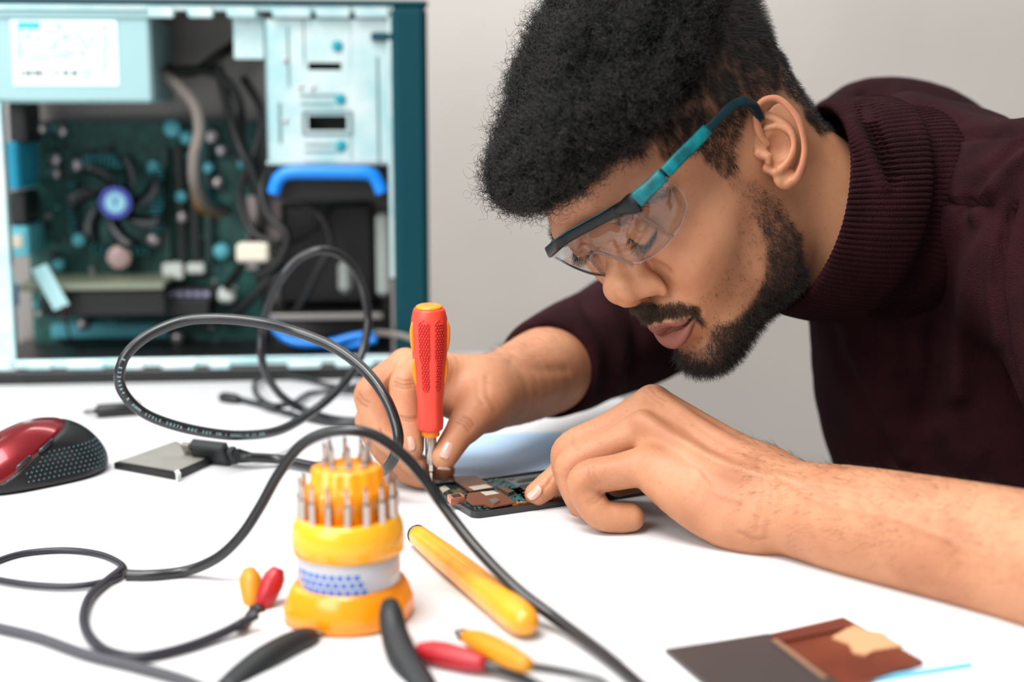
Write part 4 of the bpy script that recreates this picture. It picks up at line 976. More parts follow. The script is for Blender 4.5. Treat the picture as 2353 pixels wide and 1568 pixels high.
for pts, r_, m_, nm in (([(350, 160, .06), (400, 190, .05), (446, 240, .05), (458, 300, .05), (446, 360, .05), (448, 420, .06), (470, 466, .09), (520, 486, .14)], .0062, m_wg, 'grey_cable_bundle'),
        ([(356, 168, .06), (404, 200, .058), (452, 250, .058), (468, 310, .058), (460, 370, .058), (462, 420, .07), (490, 462, .1), (530, 480, .15)], .0035, M('teal wire', (20, 96, 106), .5), 'teal_wire'),
        ([(352, 156, .07), (396, 180, .06), (440, 232, .06), (450, 300, .06), (438, 360, .06), (440, 420, .07), (460, 480, .1), (514, 496, .14)], .0026, M('ochre wire', (170, 112, 48), .5), 'ochre_wire'),
        ([(350, 172, .08), (420, 160, .09), (480, 166, .1), (520, 186, .1), (552, 240, .1), (556, 320, .12), (580, 420, .12), (640, 520, .12)], .0045, m_wire, 'black_cable'),
        ([(350, 150, .1), (440, 166, .11), (500, 130, .11), (530, 110, .12), (560, 90, .12)], .0055, m_wire, 'black_cable'),
        ([(500, 150, .1), (520, 230, .1), (536, 300, .09), (560, 360, .08), (590, 420, .08), (600, 500, .08), (560, 600, .1), (520, 660, .12)], .005, m_wire, 'black_cable'),
        ([(560, 180, .12), (600, 260, .1), (580, 360, .09), (550, 440, .09), (570, 520, .08), (630, 560, .07), (700, 540, .08), (760, 480, .09)], .004, m_wire, 'black_cable'),
        ([(600, 560, .06), (640, 600, .06), (600, 660, .06), (540, 720, .08), (480, 740, .12)], .0045, m_wire, 'black_cable'),
        ([(620, 380, .09), (600, 440, .07), (620, 500, .06), (660, 540, .05), (640, 600, .05), (590, 640, .06)], .0045, m_wire, 'black_cable'),
        ([(700, 470, .06), (740, 500, .05), (760, 560, .05), (730, 620, .05), (690, 700, .06), (640, 760, .08)], .004, m_wire, 'black_cable'),
        ([(146, 700, .05), (152, 740, .07), (170, 790, .1), (230, 810, .13), (330, 800, .14)], .0014, M('dark red wire', (96, 30, 40), .5), 'dark_red_wire'),
        ([(622, 742, .04), (650, 775, .035), (690, 790, .03), (750, 790, .03), (810, 775, .03), (858, 768, .03)], .0042, m_blue, 'blue_data_cable'),
        ([(640, 752, .05), (700, 780, .045), (760, 800, .04), (830, 790, .03), (866, 780, .03)], .0042, m_blue, 'blue_data_cable'),
        ([(865, 765, .02), (905, 768, -.012), (945, 778, -.02), (975, 800, -.03)], .0032, m_wg, 'grey_lead')):
    MB().add(*kwire(pts, r_)).build(nm, m_, pc)
# ------------------------------------------------------------------ things on the table
def TH(px, py, h=0.0): return T(px, py, h)
# ---- wireless mouse (sculpted in mm, x towards its rear)
mv = Vol((-62, -40, -6), (62, 40, 46), 1.0)
mv.add(ell((6, 0, 4), (50, 32, 38))); mv.add(ell((-26, 0, 2), (34, 28, 27)), 14)
mv.add(ell((10, 0, 6), (46, 33, 22)), 6)
mv.cut(ell((4, -45, 16), (40, 17, 14)), 8)
mv.cut((lambda X, Y, Z: (Z+0*X+0*Y).astype(np.float32), np.array([-62., -40, -6]), np.array([62., 40, 46])), 3)
mv.cut(chain([(-70, 0, 34), (-22, 0, 33), (-8, 0, 36)], .9), .6)
mv.cut(ell((-38, 0, 26), (13, 5.5, 14)), 1.5)
Vm, Qm = nets(mv); Vm = relax(Vm, Qm, 3)
seam = lambda P: P[:, 2]-np.clip(13+(P[:, 0]+30)*.56-.004*np.clip(P[:, 0]+10, 0, 40)**2, 8, 60)
s_ = seam(Vm[Qm].mean(1)); Nm = vnormals(Vm, Qm)
Vm = Vm-Nm*(1.0*np.exp(-(seam(Vm)/1.2)**2))[:, None]
b0 = TH(250, 1083); b1 = TH(0, 1139); ax = unit((b0-b1)*[1, 1, 0]); ay = np.array([-ax[1], ax[0], 0])
mo_o = TH(245, 1078)-ax*.050; mo_o = mo_o + ay*.016; mo_o[2] = TZ+.0012
def MW(P): return mo_o+(P[:, :1]*ax+P[:, 1:2]*ay)/1000*1.0+np.array([0, 0, 1.0])*P[:, 2:3]/1000
mouse = thing('computer_mouse', 'red and black wireless mouse on the table at the left edge', 'mouse', mo_o)
VM = MW(Vm); red = s_ > 0
m_mblk = M('mouse black rubber', (18, 20, 22), .45); 
mesh('lower_shell', VM, Qm[~red], m_mblk, mouse); mesh('red_top_cover', VM, Qm[red], M('metallic red', (122, 12, 22), .3, .5, coat=.5), mouse)
wh = MW(np.array([[-30., -2, 25.5]]))[0]
MB().add(*lathe([(.004, -.0035), (.0095, -.0032), (.0105, -.0015), (.0105, .0015), (.0095, .0032), (.004, .0035)], 40, wh, np.stack([ax, np.array([0, 0, 1.0]), -ay], 1), sq=lambda t, z: 1+.03*math.cos(t*28))).build('scroll_wheel', m_black, mouse)
dm = MB(); Nmw = None
for i in range(18):
    for j in range(7):
        x = -22+i*3.9+(j % 2)*1.9; z = 6+j*2.9
        if seam(np.array([[x, 0, z+3.0]]))[0] > -1.5 or x < -26: continue
        jx = int(round((x+62)/1)); jz = int(round((z+6)/1)); col_ = mv.d[jx, :, jz]; ins = np.nonzero(col_ < 0)[0]
        if len(ins) == 0: continue
        i_ = ins.min(); y = mv.ax[1][i_-1]+col_[i_-1]/(col_[i_-1]-col_[i_]); c_ = MW(np.array([[x, y-.15, z]]))[0]
        dm.add(*lathe([(.0003, -.0005), (.00075, 0), (.0003, .0005)], 6, c_, np.stack([ax, np.array([0, 0, 1.0]), -ay], 1)))
dm.build('grip_dots', M('grip dimple', (70, 110, 120), .4), mouse)
for x, z in ((-22, 19.5), (-4, 28.0)):
    MB().add(*tube(smooth_path(MW(np.array([[x-7, -26.5, z-3.6], [x, -26.0, z], [x+7, -24.0, z+3.4]], float)), 4), [.0006]+[.0016]*7+[.0006], 8)).build('side_button', M('chrome black', (60, 62, 66), .15, .6), mouse)
# ---- phone battery
def slab(px4, h0, h1, bev=0): 
    a = [TH(*p, h1) for p in px4]; lo = [np.array([p[0], p[1], TZ+h0]) for p in a]
    return np.array(lo+a), [(3, 2, 1, 0), (4, 5, 6, 7), (0, 1, 5, 4), (1, 2, 6, 5), (2, 3, 7, 6), (3, 0, 4, 7)]
bt = thing('phone_battery', 'flat silver phone battery with black edges lying beside the red mouse', 'battery', TH(390, 1060))
MB().add(*slab([(262, 1064), (406, 1090), (484, 1056), (404, 1014)], .0, .0046)).build('black_wrap', m_black, bt, smooth=False)
MB().add(*slab([(272, 1060), (405, 1083), (476, 1052), (403, 1016)], .0044, .0050)).build('silver_face', M('silver foil', (158, 155, 148), .5, .2, var=(50, .12), bump=(60, .4, .002)), bt, smooth=False)
MB().add(*slab([(400, 1083), (408, 1093), (416, 1088), (410, 1078)], .0, .0054)).build('white_corner', m_wht, bt, smooth=False)
# ---- barrel plug
bp = thing('audio_jack_plug', 'short black audio jack plug with silver tip lying between mouse and tower', 'plug', TH(255, 945))
A0, A1, A2 = TH(322, 938, .006), TH(222, 945, .006), TH(188, 948, .006)
MB().add(*tube([A0, A0*.98+A1*.02, A1*.97+A0*.03, A1], [.0050, .0058, .0058, .0050], 20)).build('barrel', m_black, bt if False else bp)
d_ = A2-A1
m_nk = M('grey nickel', (128, 126, 124), .3, .6)
MB().add(*tube([A1, A1+d_*.45, A1+d_*.5, A1+d_*.55, A1+d_*.8, A1+d_*.86, A2], [.0028, .0028, .0021, .0028, .0026, .0016, .0006], 16)).build('silver_tip', m_nk, bp)
# ---- HDMI lead
m_cab = M('black cable jacket', (24, 26, 29), .33, coat=.25); m_plug = M('matt black plug', (26, 30, 33), .5)
hd = thing('hdmi_cable', 'thick black video cable looping in the air with its flat plug on the table', 'cable', TH(500, 1045))
p0_, p1_ = TH(446, 1036, .009), TH(545, 1048, .009); hx = unit((p1_-p0_)*[1, 1, 0]); hy = np.array([-hx[1], hx[0], 0]); tl = .55
hz_ = unit(np.array([0, 0, 1.0])*math.cos(tl)-hy*math.sin(tl)); hy2 = np.cross(hz_, hx); HRm = np.stack([hx, hy2, hz_], 1)
Lh = np.linalg.norm(p1_-p0_); cc = (p0_+p1_)/2
pb = MB().add(*box(cc-hx*.004, (Lh*.82, .0095, .019), HRm, .0015)).add(*box(cc+hx*Lh*.42, (Lh*.14, .0075, .0135), HRm, .001)).build('plug_body', m_plug, hd, smooth=False)
gr = MB(); 
for i in range(3): gr.add(*box(cc-hx*(.010-.003*i)-hy2*.0048, (.0007, .0006, .009), HRm))
gr.build('grip_line', m_black, pb, smooth=False)
MB().add(*box(cc-hx*(Lh*.5+.0035), (.011, .0048, .0132), HRm, .0006)).build('metal_shell', M('worn nickel', (150, 142, 134), .35, .8), hd, smooth=False)
MB().add(*box(cc-hx*(Lh*.5+.004)-hy2*.0024, (.0016, .0004, .0016), HRm)).add(*box(cc-hx*(Lh*.5+.001)-hy2*.0024+hz_*.003, (.0016, .0004, .0016), HRm)).build('shell_notch', m_black, hd, smooth=False)
rb = MB(); e_ = cc+hx*Lh*.5
for i in range(5): rb.add(*lathe([(.0040, 0), (.0056-.0004*i, .0002), (.0056-.0004*i, .0016), (.0040, .0018)], 16, e_+hx*.0024*i, frame3(hx)))
rb.build('strain_relief', m_plug, hd)
e2_ = e_+hx*.010
def CP(rows): return np.array([TH(r[0], r[1], r[2]) if len(r) == 3 else U(r[0], r[1], r[3]) for r in rows])
# rows: (px,py,height above table) or (px,py,None,depth)
cr = [(640, 1056, .006), (720, 1072, .005), (790, 1080, .005), (852, 1090, None, .985), (893, 1072, None, .952), (915, 1018, None, .942), (906, 962, None, .945), (880, 905, None, .95), (835, 848, None, .96), (770, 800, None, .97), (690, 766, None, .98),
      (600, 742, None, .98), (500, 732, None, .98), (420, 738, None, .98), (345, 768, None, .975), (293, 812, None, .97), (274, 862, None, .97), (285, 905, None, .975), (328, 948, None, .985), (395, 976, None, 1.0), (480, 995, None, 1.02), (560, 1001, None, 1.05), (640, 990, None, 1.09), (710, 952, None, 1.13),
      (780, 893, None, 1.16), (826, 826, None, 1.18), (845, 750, None, 1.19), (840, 690, None, 1.19), (817, 625, None, 1.19), (782, 587, None, 1.18), (737, 575, None, 1.17), (690, 592, None, 1.17), (650, 634, None, 1.17), (620, 692, None, 1.18), (602, 760, None, 1.19), (601, 820, None, 1.19), (617, 870, None, 1.2), (652, 915, None, 1.22), (705, 945, .004), (770, 964, .004), (850, 968, .004)]
hp = smooth_path(np.concatenate([[e_, e2_], CP(cr)]), 10)
MB().add(*tube(hp, np.interp(np.arange(len(hp)), [0, 60, 260, 300, len(hp)], [.0036, .0037, .0037, .0034, .0034]), 14)).build('cord', m_cab, hd)
def cord_text(txt, path, i0, i1, hgt, rad, mat, parent):
    """letters printed along the cord"""
    seg = path[i0:i1]; L_ = np.concatenate([[0], np.cumsum(np.linalg.norm(np.diff(seg, axis=0), axis=1))]); b_ = MB(); s_ = 0.0; step = L_[-1]/len(txt)
    fc_ = bpy.data.curves.new('printed_letter', 'FONT'); fc_.size = hgt*1.4; fc_.extrude = .00008; fc_.align_x = 'CENTER'; fo = bpy.data.objects.new('printed_letter', fc_); COL.objects.link(fo)
    for ch in txt:
        s_ += step
        if ch == ' ': continue
        fc_.body = ch; bpy.context.view_layer.update(); me = fo.evaluated_get(bpy.context.evaluated_depsgraph_get()).to_mesh()
        V_ = np.array([tuple(v.co) for v in me.vertices])
        if len(V_) == 0: continue
        p = np.array([np.interp(s_-step/2, L_, seg[:, i]) for i in range(3)]); p2 = np.array([np.interp(s_-step/2+.001, L_, seg[:, i]) for i in range(3)])
        t = unit(p2-p); n = CAM-p; n = unit(n-t*(n @ t)); u = np.cross(n, t)
        W_ = p+n*(rad+.00003)+V_[:, :1]*t+(V_[:, 1:2]-hgt*.5)*u+V_[:, 2:3]*n
        b_.add(W_, [tuple(q.vertices) for q in me.polygons])
    bpy.data.objects.remove(fo); bpy.data.curves.remove(fc_)
    return b_.build('printed_text', mat, parent, smooth=False)
cord_text('E E234564 R AWM STYLE 20276 80C 30V VW-1 HONGLIN 24 AWG', hp, 172, 236, .0022, .0037, M('cyan white print', (150, 196, 204), .6), hd)
# ---- thin USB lead in a coil on the table
us = thing('usb_cable', 'thin black charging cable coiled flat on the table in front of the tower', 'cable', TH(700, 940))
ups = CP([(552, 918, .004), (610, 934, .003), (690, 958, .003), (770, 973, .003), (850, 972, .003), (905, 950, .003), (900, 918, .003), (840, 905, .0055), (770, 900, .0055), (710, 905, .004), (670, 928, .006), (620, 930, .008), (588, 905, .0075), (588, 878, .006), (630, 864, .0045), (700, 872, .003), (780, 890, .003), (860, 880, .003)])
MB().add(*tube(smooth_path(ups, 10), .0024, 10)).build('cord', m_cab, us)
q0, q1 = TH(508, 913, .004), TH(552, 919, .004); MB().add(*tube([q0, q0*.8+q1*.2, q0*.3+q1*.7, q1], [.0038, .0052, .0052, .0030], 12)).build('plug', m_plug, us)
# ---- thin black lead on the left
def lead(name, label, rows, r, m=None, group=None, n=10):
    P = CP(rows); o = thing(name, label, 'cable', (P[0]+P[-1])/2*[1, 1, 0]+[0, 0, TZ], group)
    MB().add(*tube(smooth_path(P, n), r, 10)).build('cord', m or m_cab, o); return o
m_cab2 = M('purple black cable jacket', (34, 32, 42), .4)
av = lead('audio_video_cable', 'long black audio cable arching over the orange bit holder to the front edge', [(290, 1322, .003), (350, 1322, .003), (430, 1312, .004), (500, 1282, None, .80), (555, 1230, None, .795), (598, 1165, None, .79), (640, 1090, None, .785), (690, 1025, None, .78), (745, 996, None, .775),
    (805, 989, None, .77), (865, 1003, None, .77), (925, 1045, None, .77), (975, 1100, None, .77), (1020, 1165, None, .77), (1090, 1255, None, .758), (1180, 1348, None, .738), (1280, 1425, None, .722), (1385, 1503, .004), (1470, 1575, .003), (1540, 1640, .003)], .0031)
lead('audio_cable_loop', 'thin black cable loop lying on the table at the left edge', [(-60, 1322, .002), (-20, 1296, .002), (50, 1273, .002), (150, 1265, .002), (235, 1276, .002), (284, 1304, .002), (262, 1330, .003), (180, 1347, .003), (80, 1345, .003), (-20, 1330, .003), (-70, 1318, .003)], .0019, m_cab2)
rc = lead('audio_cable', 'black cable curling from the left loop to the upright yellow and red plugs', [(284, 1306, .005), (240, 1340, .003), (205, 1375, .003), (192, 1420, .003), (205, 1462, .003), (245, 1496, .003), (320, 1510, .003), (420, 1490, .003), (510, 1456, .004), (568, 1425, .007), (592, 1412, .009)], .0026, m_cab2)
lead('grey_cable', 'blurred grey cable crossing the bottom left corner of the table', [(-60, 1430, .003), (0, 1444, .003), (90, 1466, .003), (200, 1505, .003), (310, 1532, .003), (430, 1566, .003), (520, 1610, .003)], .0027, M('grey cable jacket', (70, 70, 76), .45))
def rca(name, label, a, b, m, parent_label_group=None, tip=True, bootlen=.75):
    a = np.asarray(a); b = np.asarray(b); o = thing(name, label, 'plug', (a+b)/2, parent_label_group)
    d = b-a; pr = [(0, .0030), (.08, .0042), (.3, .0056), (.62, .0062), (.8, .0056), (.93, .0040), (1, .0030)]
    MB().add(*tube([a+d*t for t, r in pr], [r for t, r in pr], 18)).build('boot', m, o)
    if tip: MB().add(*tube([b, b+unit(d)*.003, b+unit(d)*.0032, b+unit(d)*.008], [.0034, .0034, .0016, .0012], 12)).build('metal_pin', M('dull nickel', (120, 118, 116), .35, .9), o)
    return o
m_yel = M('yellow rubber', (204, 134, 14), .45); m_redp = M('dark red rubber', (168, 22, 34), .4)
rca('yellow_plug', 'yellow audio plug standing upright left of the orange bit holder', U(584, 1402, .765), U(572, 1308, .775), m_yel, tip=False)
rca('red_plug', 'dark red audio plug leaning upright between yellow plug and orange bit holder', U(600, 1400, .76), U(640, 1306, .765), m_redp, tip=False)
jn = thing('cable_splitter', 'black moulded fork where the cord splits to the upright yellow and red plugs', 'cable', TH(585, 1420, .004))
MB().add(*tube(smooth_path([TH(545, 1440, .006), U(580, 1420, .752), U(600, 1400, .758)], 4), [.003]*4+[.0045]*5, 10)).add(*tube(smooth_path([U(575, 1424, .752), U(583, 1404, .763)], 4), .0035, 10)).build('fork', m_plug, jn)
rca('red_plug', 'dark red audio plug lying flat at the front edge of the table', TH(1118, 1528, .006), TH(962, 1492, .006), m_redp, tip=False)
rca('yellow_plug', 'yellow audio plug lying beside the flat red plug at the front edge', TH(1218, 1532, .012), TH(1068, 1462, .010), m_yel)
lead('grey_lead', 'grey lead running from the flat yellow plug to the black cable', [(1218, 1532, .011), (1270, 1540, .008), (1330, 1552, .005), (1380, 1566, .004), (1420, 1600, .003)], .0022, M('mid grey jacket', (92, 92, 92), .45))
lead('black_lead', 'black lead running from the flat red plug off the front edge', [(1118, 1528, .006), (1160, 1542, .005), (1230, 1575, .004), (1300, 1620, .003)], .0026)
# ---- black tweezer halves / probes in the blurred foreground
pt = thing('probe', 'curved black probe with thin metal tip in front of the orange bit holder', 'tool', TH(640, 1520))
MB().add(*tube(smooth_path(U([520, 560, 610, 665, 712, 730], [1600, 1560, 1520, 1486, 1466, 1458], [.66, .672, .685, .70, .712, .716]), 5), np.interp(np.arange(26), [0, 10, 18, 22, 25], [.0080, .0078, .0066, .0040, .0014]), 14)).build('handle', m_plug, pt)
MB().add(*tube(U([728, 745, 764], [1459, 1451, 1442], [.716, .72, .724]), [.0012, .0009, .0004], 8)).build('metal_tip', M('dull nickel', (120, 118, 116), .35, .9), pt)
pt2 = thing('pry_tool', 'curved black plastic pry tool leaning against the orange bit holder', 'tool', TH(950, 1560))
MB().add(*tube(smooth_path(U([985, 958, 928, 908, 899, 896], [1610, 1565, 1515, 1462, 1415, 1388], [.655, .668, .683, .697, .706, .712]), 5), np.interp(np.arange(26), [0, 12, 20, 25], [.0078, .0074, .0062, .0044]), 14)).build('handle', m_plug, pt2)
# ---- orange bit holder with its bits
m_or = M('translucent orange plastic', (255, 152, 8), .28, sss=.35, coat=.3, trans=.0); m_or2 = M('translucent yellow orange plastic', (255, 178, 28), .3, sss=.35, coat=.3)
bc_ = TH(804, 1418); ZK = .87
_lathe0 = lathe
def lathe(prof, *a, **k):
    # the bit holder is a little squatter than drawn
    return _lathe0([(r, z*ZK) for r, z in prof], *a, **k) if squat else _lathe0(prof, *a, **k)
squat = True; bh = thing('bit_holder', 'round orange plastic holder full of screwdriver bits on the table', 'bit holder', bc_)
lob = lambda t, z: 1+.10*max(0, math.cos(2*(t-.35)))**6*(z < .024)
MB().add(*lathe([(.029, 0), (.0315, .002), (.0315, .010), (.0285, .020), (.0265, .024), (.020, .024), (.020, .001)], 64, bc_, sq=lob)).build('base', m_or, bh)
MB().add(*lathe([(.0262, .024), (.0268, .0245), (.0268, .041), (.0262, .042), (.018, .042)], 64, bc_)).build('paper_label', M('grey white label', (196, 198, 206), .4, coat=.5), bh)
tl_ = MB()
for i in range(3):
    for k in range(9):
        a = math.radians(-150+k*9+(i*4)); a2 = a+math.radians(6); z = (.036-i*.0045)*.87; r_ = .02695
        V_ = [(r_*math.cos(t), r_*math.sin(t), z+dz) for dz in (0, -.0028) for t in (a, a2)]+[((r_-.0004)*math.cos(t), (r_-.0004)*math.sin(t), z+dz) for dz in (0, -.0028) for t in (a, a2)]
        tl_.add(np.array(V_)+bc_, [(0, 2, 3, 1), (4, 5, 7, 6), (0, 1, 5, 4), (2, 6, 7, 3), (0, 4, 6, 2), (1, 3, 7, 5)])
tl_.build('label_print', M('blue print', (60, 110, 190), .5), bh, smooth=False)
MB().add(*lathe([(.0265, .042), (.0288, .043), (.0294, .050), (.0286, .058), (.0272, .062), (.0262, .064), (.021, .064), (.018, .0635)], 64, bc_)).build('collar', m_or2, bh)
MB().add(*lathe([(.0215, .063), (.0215, .078), (.0200, .083), (.0185, .084), (.0180, .0925), (.0165, .094), (.001, .094)], 64, bc_, sq=lambda t, z: 1+.035*math.cos(14*t))).build('bit_tower', m_or, bh)
def bit_mb(L_, tip):
    return lathe([(.0017, 0), (.0020, .0004), (.0020, L_*.55), (.0013, L_*.62), (.0012, L_*.9), (.0004 if tip else .0010, L_)], 6, (0, 0, 0))
bmesh_ = None; m_bit = M('bit steel', (196, 186, 178), .22, 1.0)
V_, F_ = bit_mb(.026, 1); first = None; squat = False
spots = [(.0245*math.cos(a), .0245*math.sin(a), .054) for a in np.arange(16)*2*math.pi/16+.1] + [(.0115*math.cos(a), .0115*math.sin(a), .0800-.008) for a in np.arange(8)*2*math.pi/8+.2]
for i, (x, y, z) in enumerate(spots):
    if first is None:
        first = mesh('screwdriver_bit', V_+bc_+[x, y, z], F_, m_bit, None, smooth=False); o = first
    else:
        o = first.copy(); COL.objects.link(o); o.location = Vector([float(a) for a in (bc_+[x, y, z])])
    if i < 16: tag(o, 'steel bit standing in the outer lower ring of the orange bit holder', 'screwdriver bit', 'bits in the outer ring of the bit holder')
    else: tag(o, 'steel bit standing in the top tier of the orange bit holder', 'screwdriver bit', 'bits on top of the bit holder')
# ---- yellow handle
yt = thing('tool_handle', 'loose yellow plastic tool handle lying diagonally on the table', 'tool handle', TH(1090, 1330))
ya, yb = TH(957, 1228, .008), TH(1218, 1438, .009); yd = yb-ya
MB().add(*tube([ya+yd*t for t in (0, .03, .1, .3, .5, .7, .88, .95, .985, 1)], [.0052, .0064, .0068, .0078, .0083, .0086, .0088, .0082, .0062, .003], 20)).build('grip', M('yellow amber plastic', (244, 150, 20), .35, sss=.15, coat=.3, var=(40, .2), rgb2=(246, 172, 44)), yt)
MB().add(*tube([ya-yd*.02, ya-yd*.012, ya+yd*.004], [.0040, .0052, .0062], 16)).build('dark_end_cap', M('dark navy plastic', (24, 26, 48), .4), yt)
# ---- screwdriver
sd0 = T(991, 1110, .008); sdt = U(986, 704, .952); sx_ = unit(sdt-sd0); SL = np.linalg.norm(sdt-sd0)
RS = frame3(sx_, up=(0, -1, 0)); scd = thing('screwdriver', 'red and orange screwdriver held upright with its tip on the opened phone', 'screwdriver', sd0)
def atS(t): return t*SL
tri = lambda amp: (lambda t, z: 1+amp*math.cos(3*(t-math.pi/2)))
zs = lambda y: (1110-y)/406.0*SL
prof = [(.0076, 984), (.0080, 978), (.0083, 965), (.0079, 945), (.0080, 915), (.0090, 890), (.0102, 850), (.0112, 800), (.0117, 770), (.0118, 750), (.0112, 730), (.0100, 712), (.0094, 708)]
prof = [(r*1.07, y) for r, y in prof]
hnd = MB().add(*lathe([(r, zs(y)) for r, y in prof], 60, sd0, RS, sq=lambda t, z: 1+.02*math.cos(6*t)*(z < zs(880)))).build('handle', M('coral red rubber', (236, 70, 52), .42, sss=.1), scd)
MB().add(*lathe([(.0093, zs(709)), (.0088, zs(703.5)), (.0072, zs(701)), (.002, zs(700))], 40, sd0, RS)).build('orange_end_cap', M('orange plastic', (244, 140, 20), .35), hnd)
MB().add(*lathe([(.0058, zs(1000)), (.0062, zs(998)), (.0063, zs(986)), (.0060, zs(984))], 6, sd0, RS)).build('orange_collar', M('orange plastic', (244, 140, 20), .35), scd)
MB().add(*lathe([(.0034, zs(1064)), (.0038, zs(1062)), (.0039, zs(1030)), (.0040, zs(1000)), (.0038, zs(998))], 24, sd0, RS)).build('bit_socket', M('worn chrome', (172, 166, 160), .22, 1.0), scd)
MB().add(*lathe([(.0005, 0), (.0016, .004), (.0018, zs(1085)), (.0013, zs(1082)), (.0024, zs(1080)), (.0024, zs(1064))], 6, sd0, RS)).build('bit', M('bit steel', (196, 186, 178), .22, 1.0), scd, smooth=False)
camdir = unit((CAM-sd0)-sx_*((CAM-sd0) @ sx_)); side = np.cross(sx_, camdir)     # towards the viewer / to the right or left
if side @ c_r < 0: side = -side
pr_ = np.array(prof); rad = lambda y: np.interp(-y, -pr_[:, 1], pr_[:, 0])
def onh(y, ang, lift=0.0):
    r_ = rad(y)+lift; a = math.radians(ang); return sd0+sx_*zs(y)+r_*(camdir*math.cos(a)+side*math.sin(a))
pits = MB(); dots = MB()
for a0, sgn in ((-17, -1), (34, 1)):
    for i in range(25):
        y = 738+i*6.0; w_ = 3 if y < 815 else 2
        for j in range(w_+(i % 2)):
            an = a0+(j-(w_+(i % 2)-1)/2)*8.8+ (sgn*-.02*(y-738) if y > 800 else 0)
            c_ = onh(y, an, .0001); nrm = unit(onh(y, an, .001)-onh(y, an)); dots.add(*lathe([(.00095, -.0003), (.0009, .0003), (.0005, .00075)], 8, c_, frame3(nrm)))
dots.build('grip_bumps', M('deep red rubber', (206, 36, 30), .35), hnd)
for a0 in (-17, 34):
    L_ = [onh(y, a0-16+(0 if y < 815 else 5), .0002) for y in np.linspace(736, 884, 20)]; R_ = [onh(y, a0+16-(0 if y < 815 else 5), .0002) for y in np.linspace(884, 736, 20)]
    lp = np.array([onh(728, a0, .0002)]+L_+[onh(890, a0, .0002)]+R_); MB().add(*tube(smooth_path(lp, 2, closed=True), .0004, 6)).build('grip_outline', M('deep red rubber', (206, 36, 30), .35), hnd)
for ang in (-66, 78):
    for y0, y1 in ((735, 805), (818, 880)):
        P_ = [onh(y, ang, .0) for y in np.linspace(y0, y1, 9)]; MB().add(*tube(P_, [.0004, .0012, .0016, .0017, .0017, .0017, .0015, .0011, .0004], 12)).build('orange_inlay', M('orange plastic', (244, 140, 20), .35), hnd)
# ---- the opened phone
pA = TH(1089, 1194, 0); pd = unit((TH(1305, 1163, 0)-pA)*[1, 1, 0]); pe = np.array([-pd[1], pd[0], 0])
ph = thing('smartphone', 'opened black smartphone with bare circuit board under the screwdriver tip', 'phone', pA+pd*.07+pe*.038)
PR = np.stack([pd, pe, [0, 0, 1]], 1)
def pbox(x0, y0, x1, y1, z0, z1, bev=.0): return box(pA+pd*(x0+x1)/2000+pe*(y0+y1)/2000+np.array([0, 0, (z0+z1)/2000]), (abs(x1-x0)/1000, abs(y1-y0)/1000, (z1-z0)/1000), PR, bev)
def ploc(px, py, h):
    q = T(px, py, h/1000)-pA; return q @ pd*1000, q @ pe*1000
def poly_ph(px, h0, h1, xr=None):
    pts = [ploc(x, y, h1) for x, y in px]; n = len(pts)
    ar = sum(pts[i][0]*pts[(i+1) % n][1]-pts[(i+1) % n][0]*pts[i][1] for i in range(n))
    if ar < 0: pts = pts[::-1]
    V_, F_ = prism(pts, h0, h1); return pA+(V_ @ PR.T)/1000, F_
rr = []
for cx, cy, a0 in ((6, 6, 180), (144, 6, 270), (144, 70, 0), (6, 70, 90)):
    for k in range(7): a = math.radians(a0+k*15); rr.append((cx+6*math.cos(a), cy+6*math.sin(a)))
def ring_prism(o, i_, z0, z1):
    n = len(o); V_ = [(x, y, z) for z in (z0, z1) for P in (o, i_) for x, y in P]; F_ = []
    for k in range(n):
        j = (k+1) % n; F_ += [(k, j, 2*n+j, 2*n+k), (n+j, n+k, 3*n+k, 3*n+j), (2*n+k, 2*n+j, 3*n+j, 3*n+k), (k, n+k, n+j, j)]
    return pA+(np.array(V_) @ PR.T)/1000, F_
inn = [(75+(x-75)*.972, 38+(y-38)*.945) for x, y in rr]
V_, F_ = prism(rr, 0, 2.4)
m_pf = M('black phone frame', (14, 18, 20), .3, coat=.3)
MB().add(pA+(V_ @ PR.T)/1000, F_).add(*ring_prism(rr, inn, 2.4, 4.6)).build('frame', m_pf, ph, smooth=False)
MB().add(*pbox(4, 4, 56, 72, 2.4, 4.0)).build('circuit_board', M('teal black circuit board', (16, 40, 42), .4, var=(300, .6), rgb2=(50, 100, 104)), ph, smooth=False)
MB().add(*pbox(56, 4, 146, 72, 2.4, 3.6)).build('grey_mid_plate', M('grey alloy plate', (118, 130, 132), .4, .5), ph, smooth=False)
m_cu = M('copper brown foil', (122, 72, 50), .35, .35); m_fo = M('pale grey foil', (176, 170, 156), .5)
MB().add(*poly_ph([(1030, 1095), (1094, 1093), (1135, 1120), (1080, 1129)], 5.6, 6.6)).build('copper_shield', m_cu, ph, smooth=False)
MB().add(*poly_ph([(1076, 1119), (1116, 1113), (1132, 1120), (1090, 1127)], 6.6, 6.8)).build('foil_label', m_fo, ph, smooth=False)
MB().add(*poly_ph([(1075, 1134), (1107, 1129), (1147, 1128), (1186, 1155), (1129, 1165), (1112, 1160), (1086, 1161), (1070, 1150)], 5.2, 6.2)).build('copper_shield', m_cu, ph, smooth=False)
MB().add(*poly_ph([(1104, 1131), (1133, 1128), (1148, 1134), (1117, 1139)], 6.2, 6.4)).build('foil_label', m_fo, ph, smooth=False)
MB().add(*poly_ph([(1123, 1148), (1140, 1144), (1148, 1150), (1134, 1157)], 6.2, 8.0)).build('vibration_motor', M('brushed nickel', (196, 190, 184), .3, .9), ph, smooth=False)
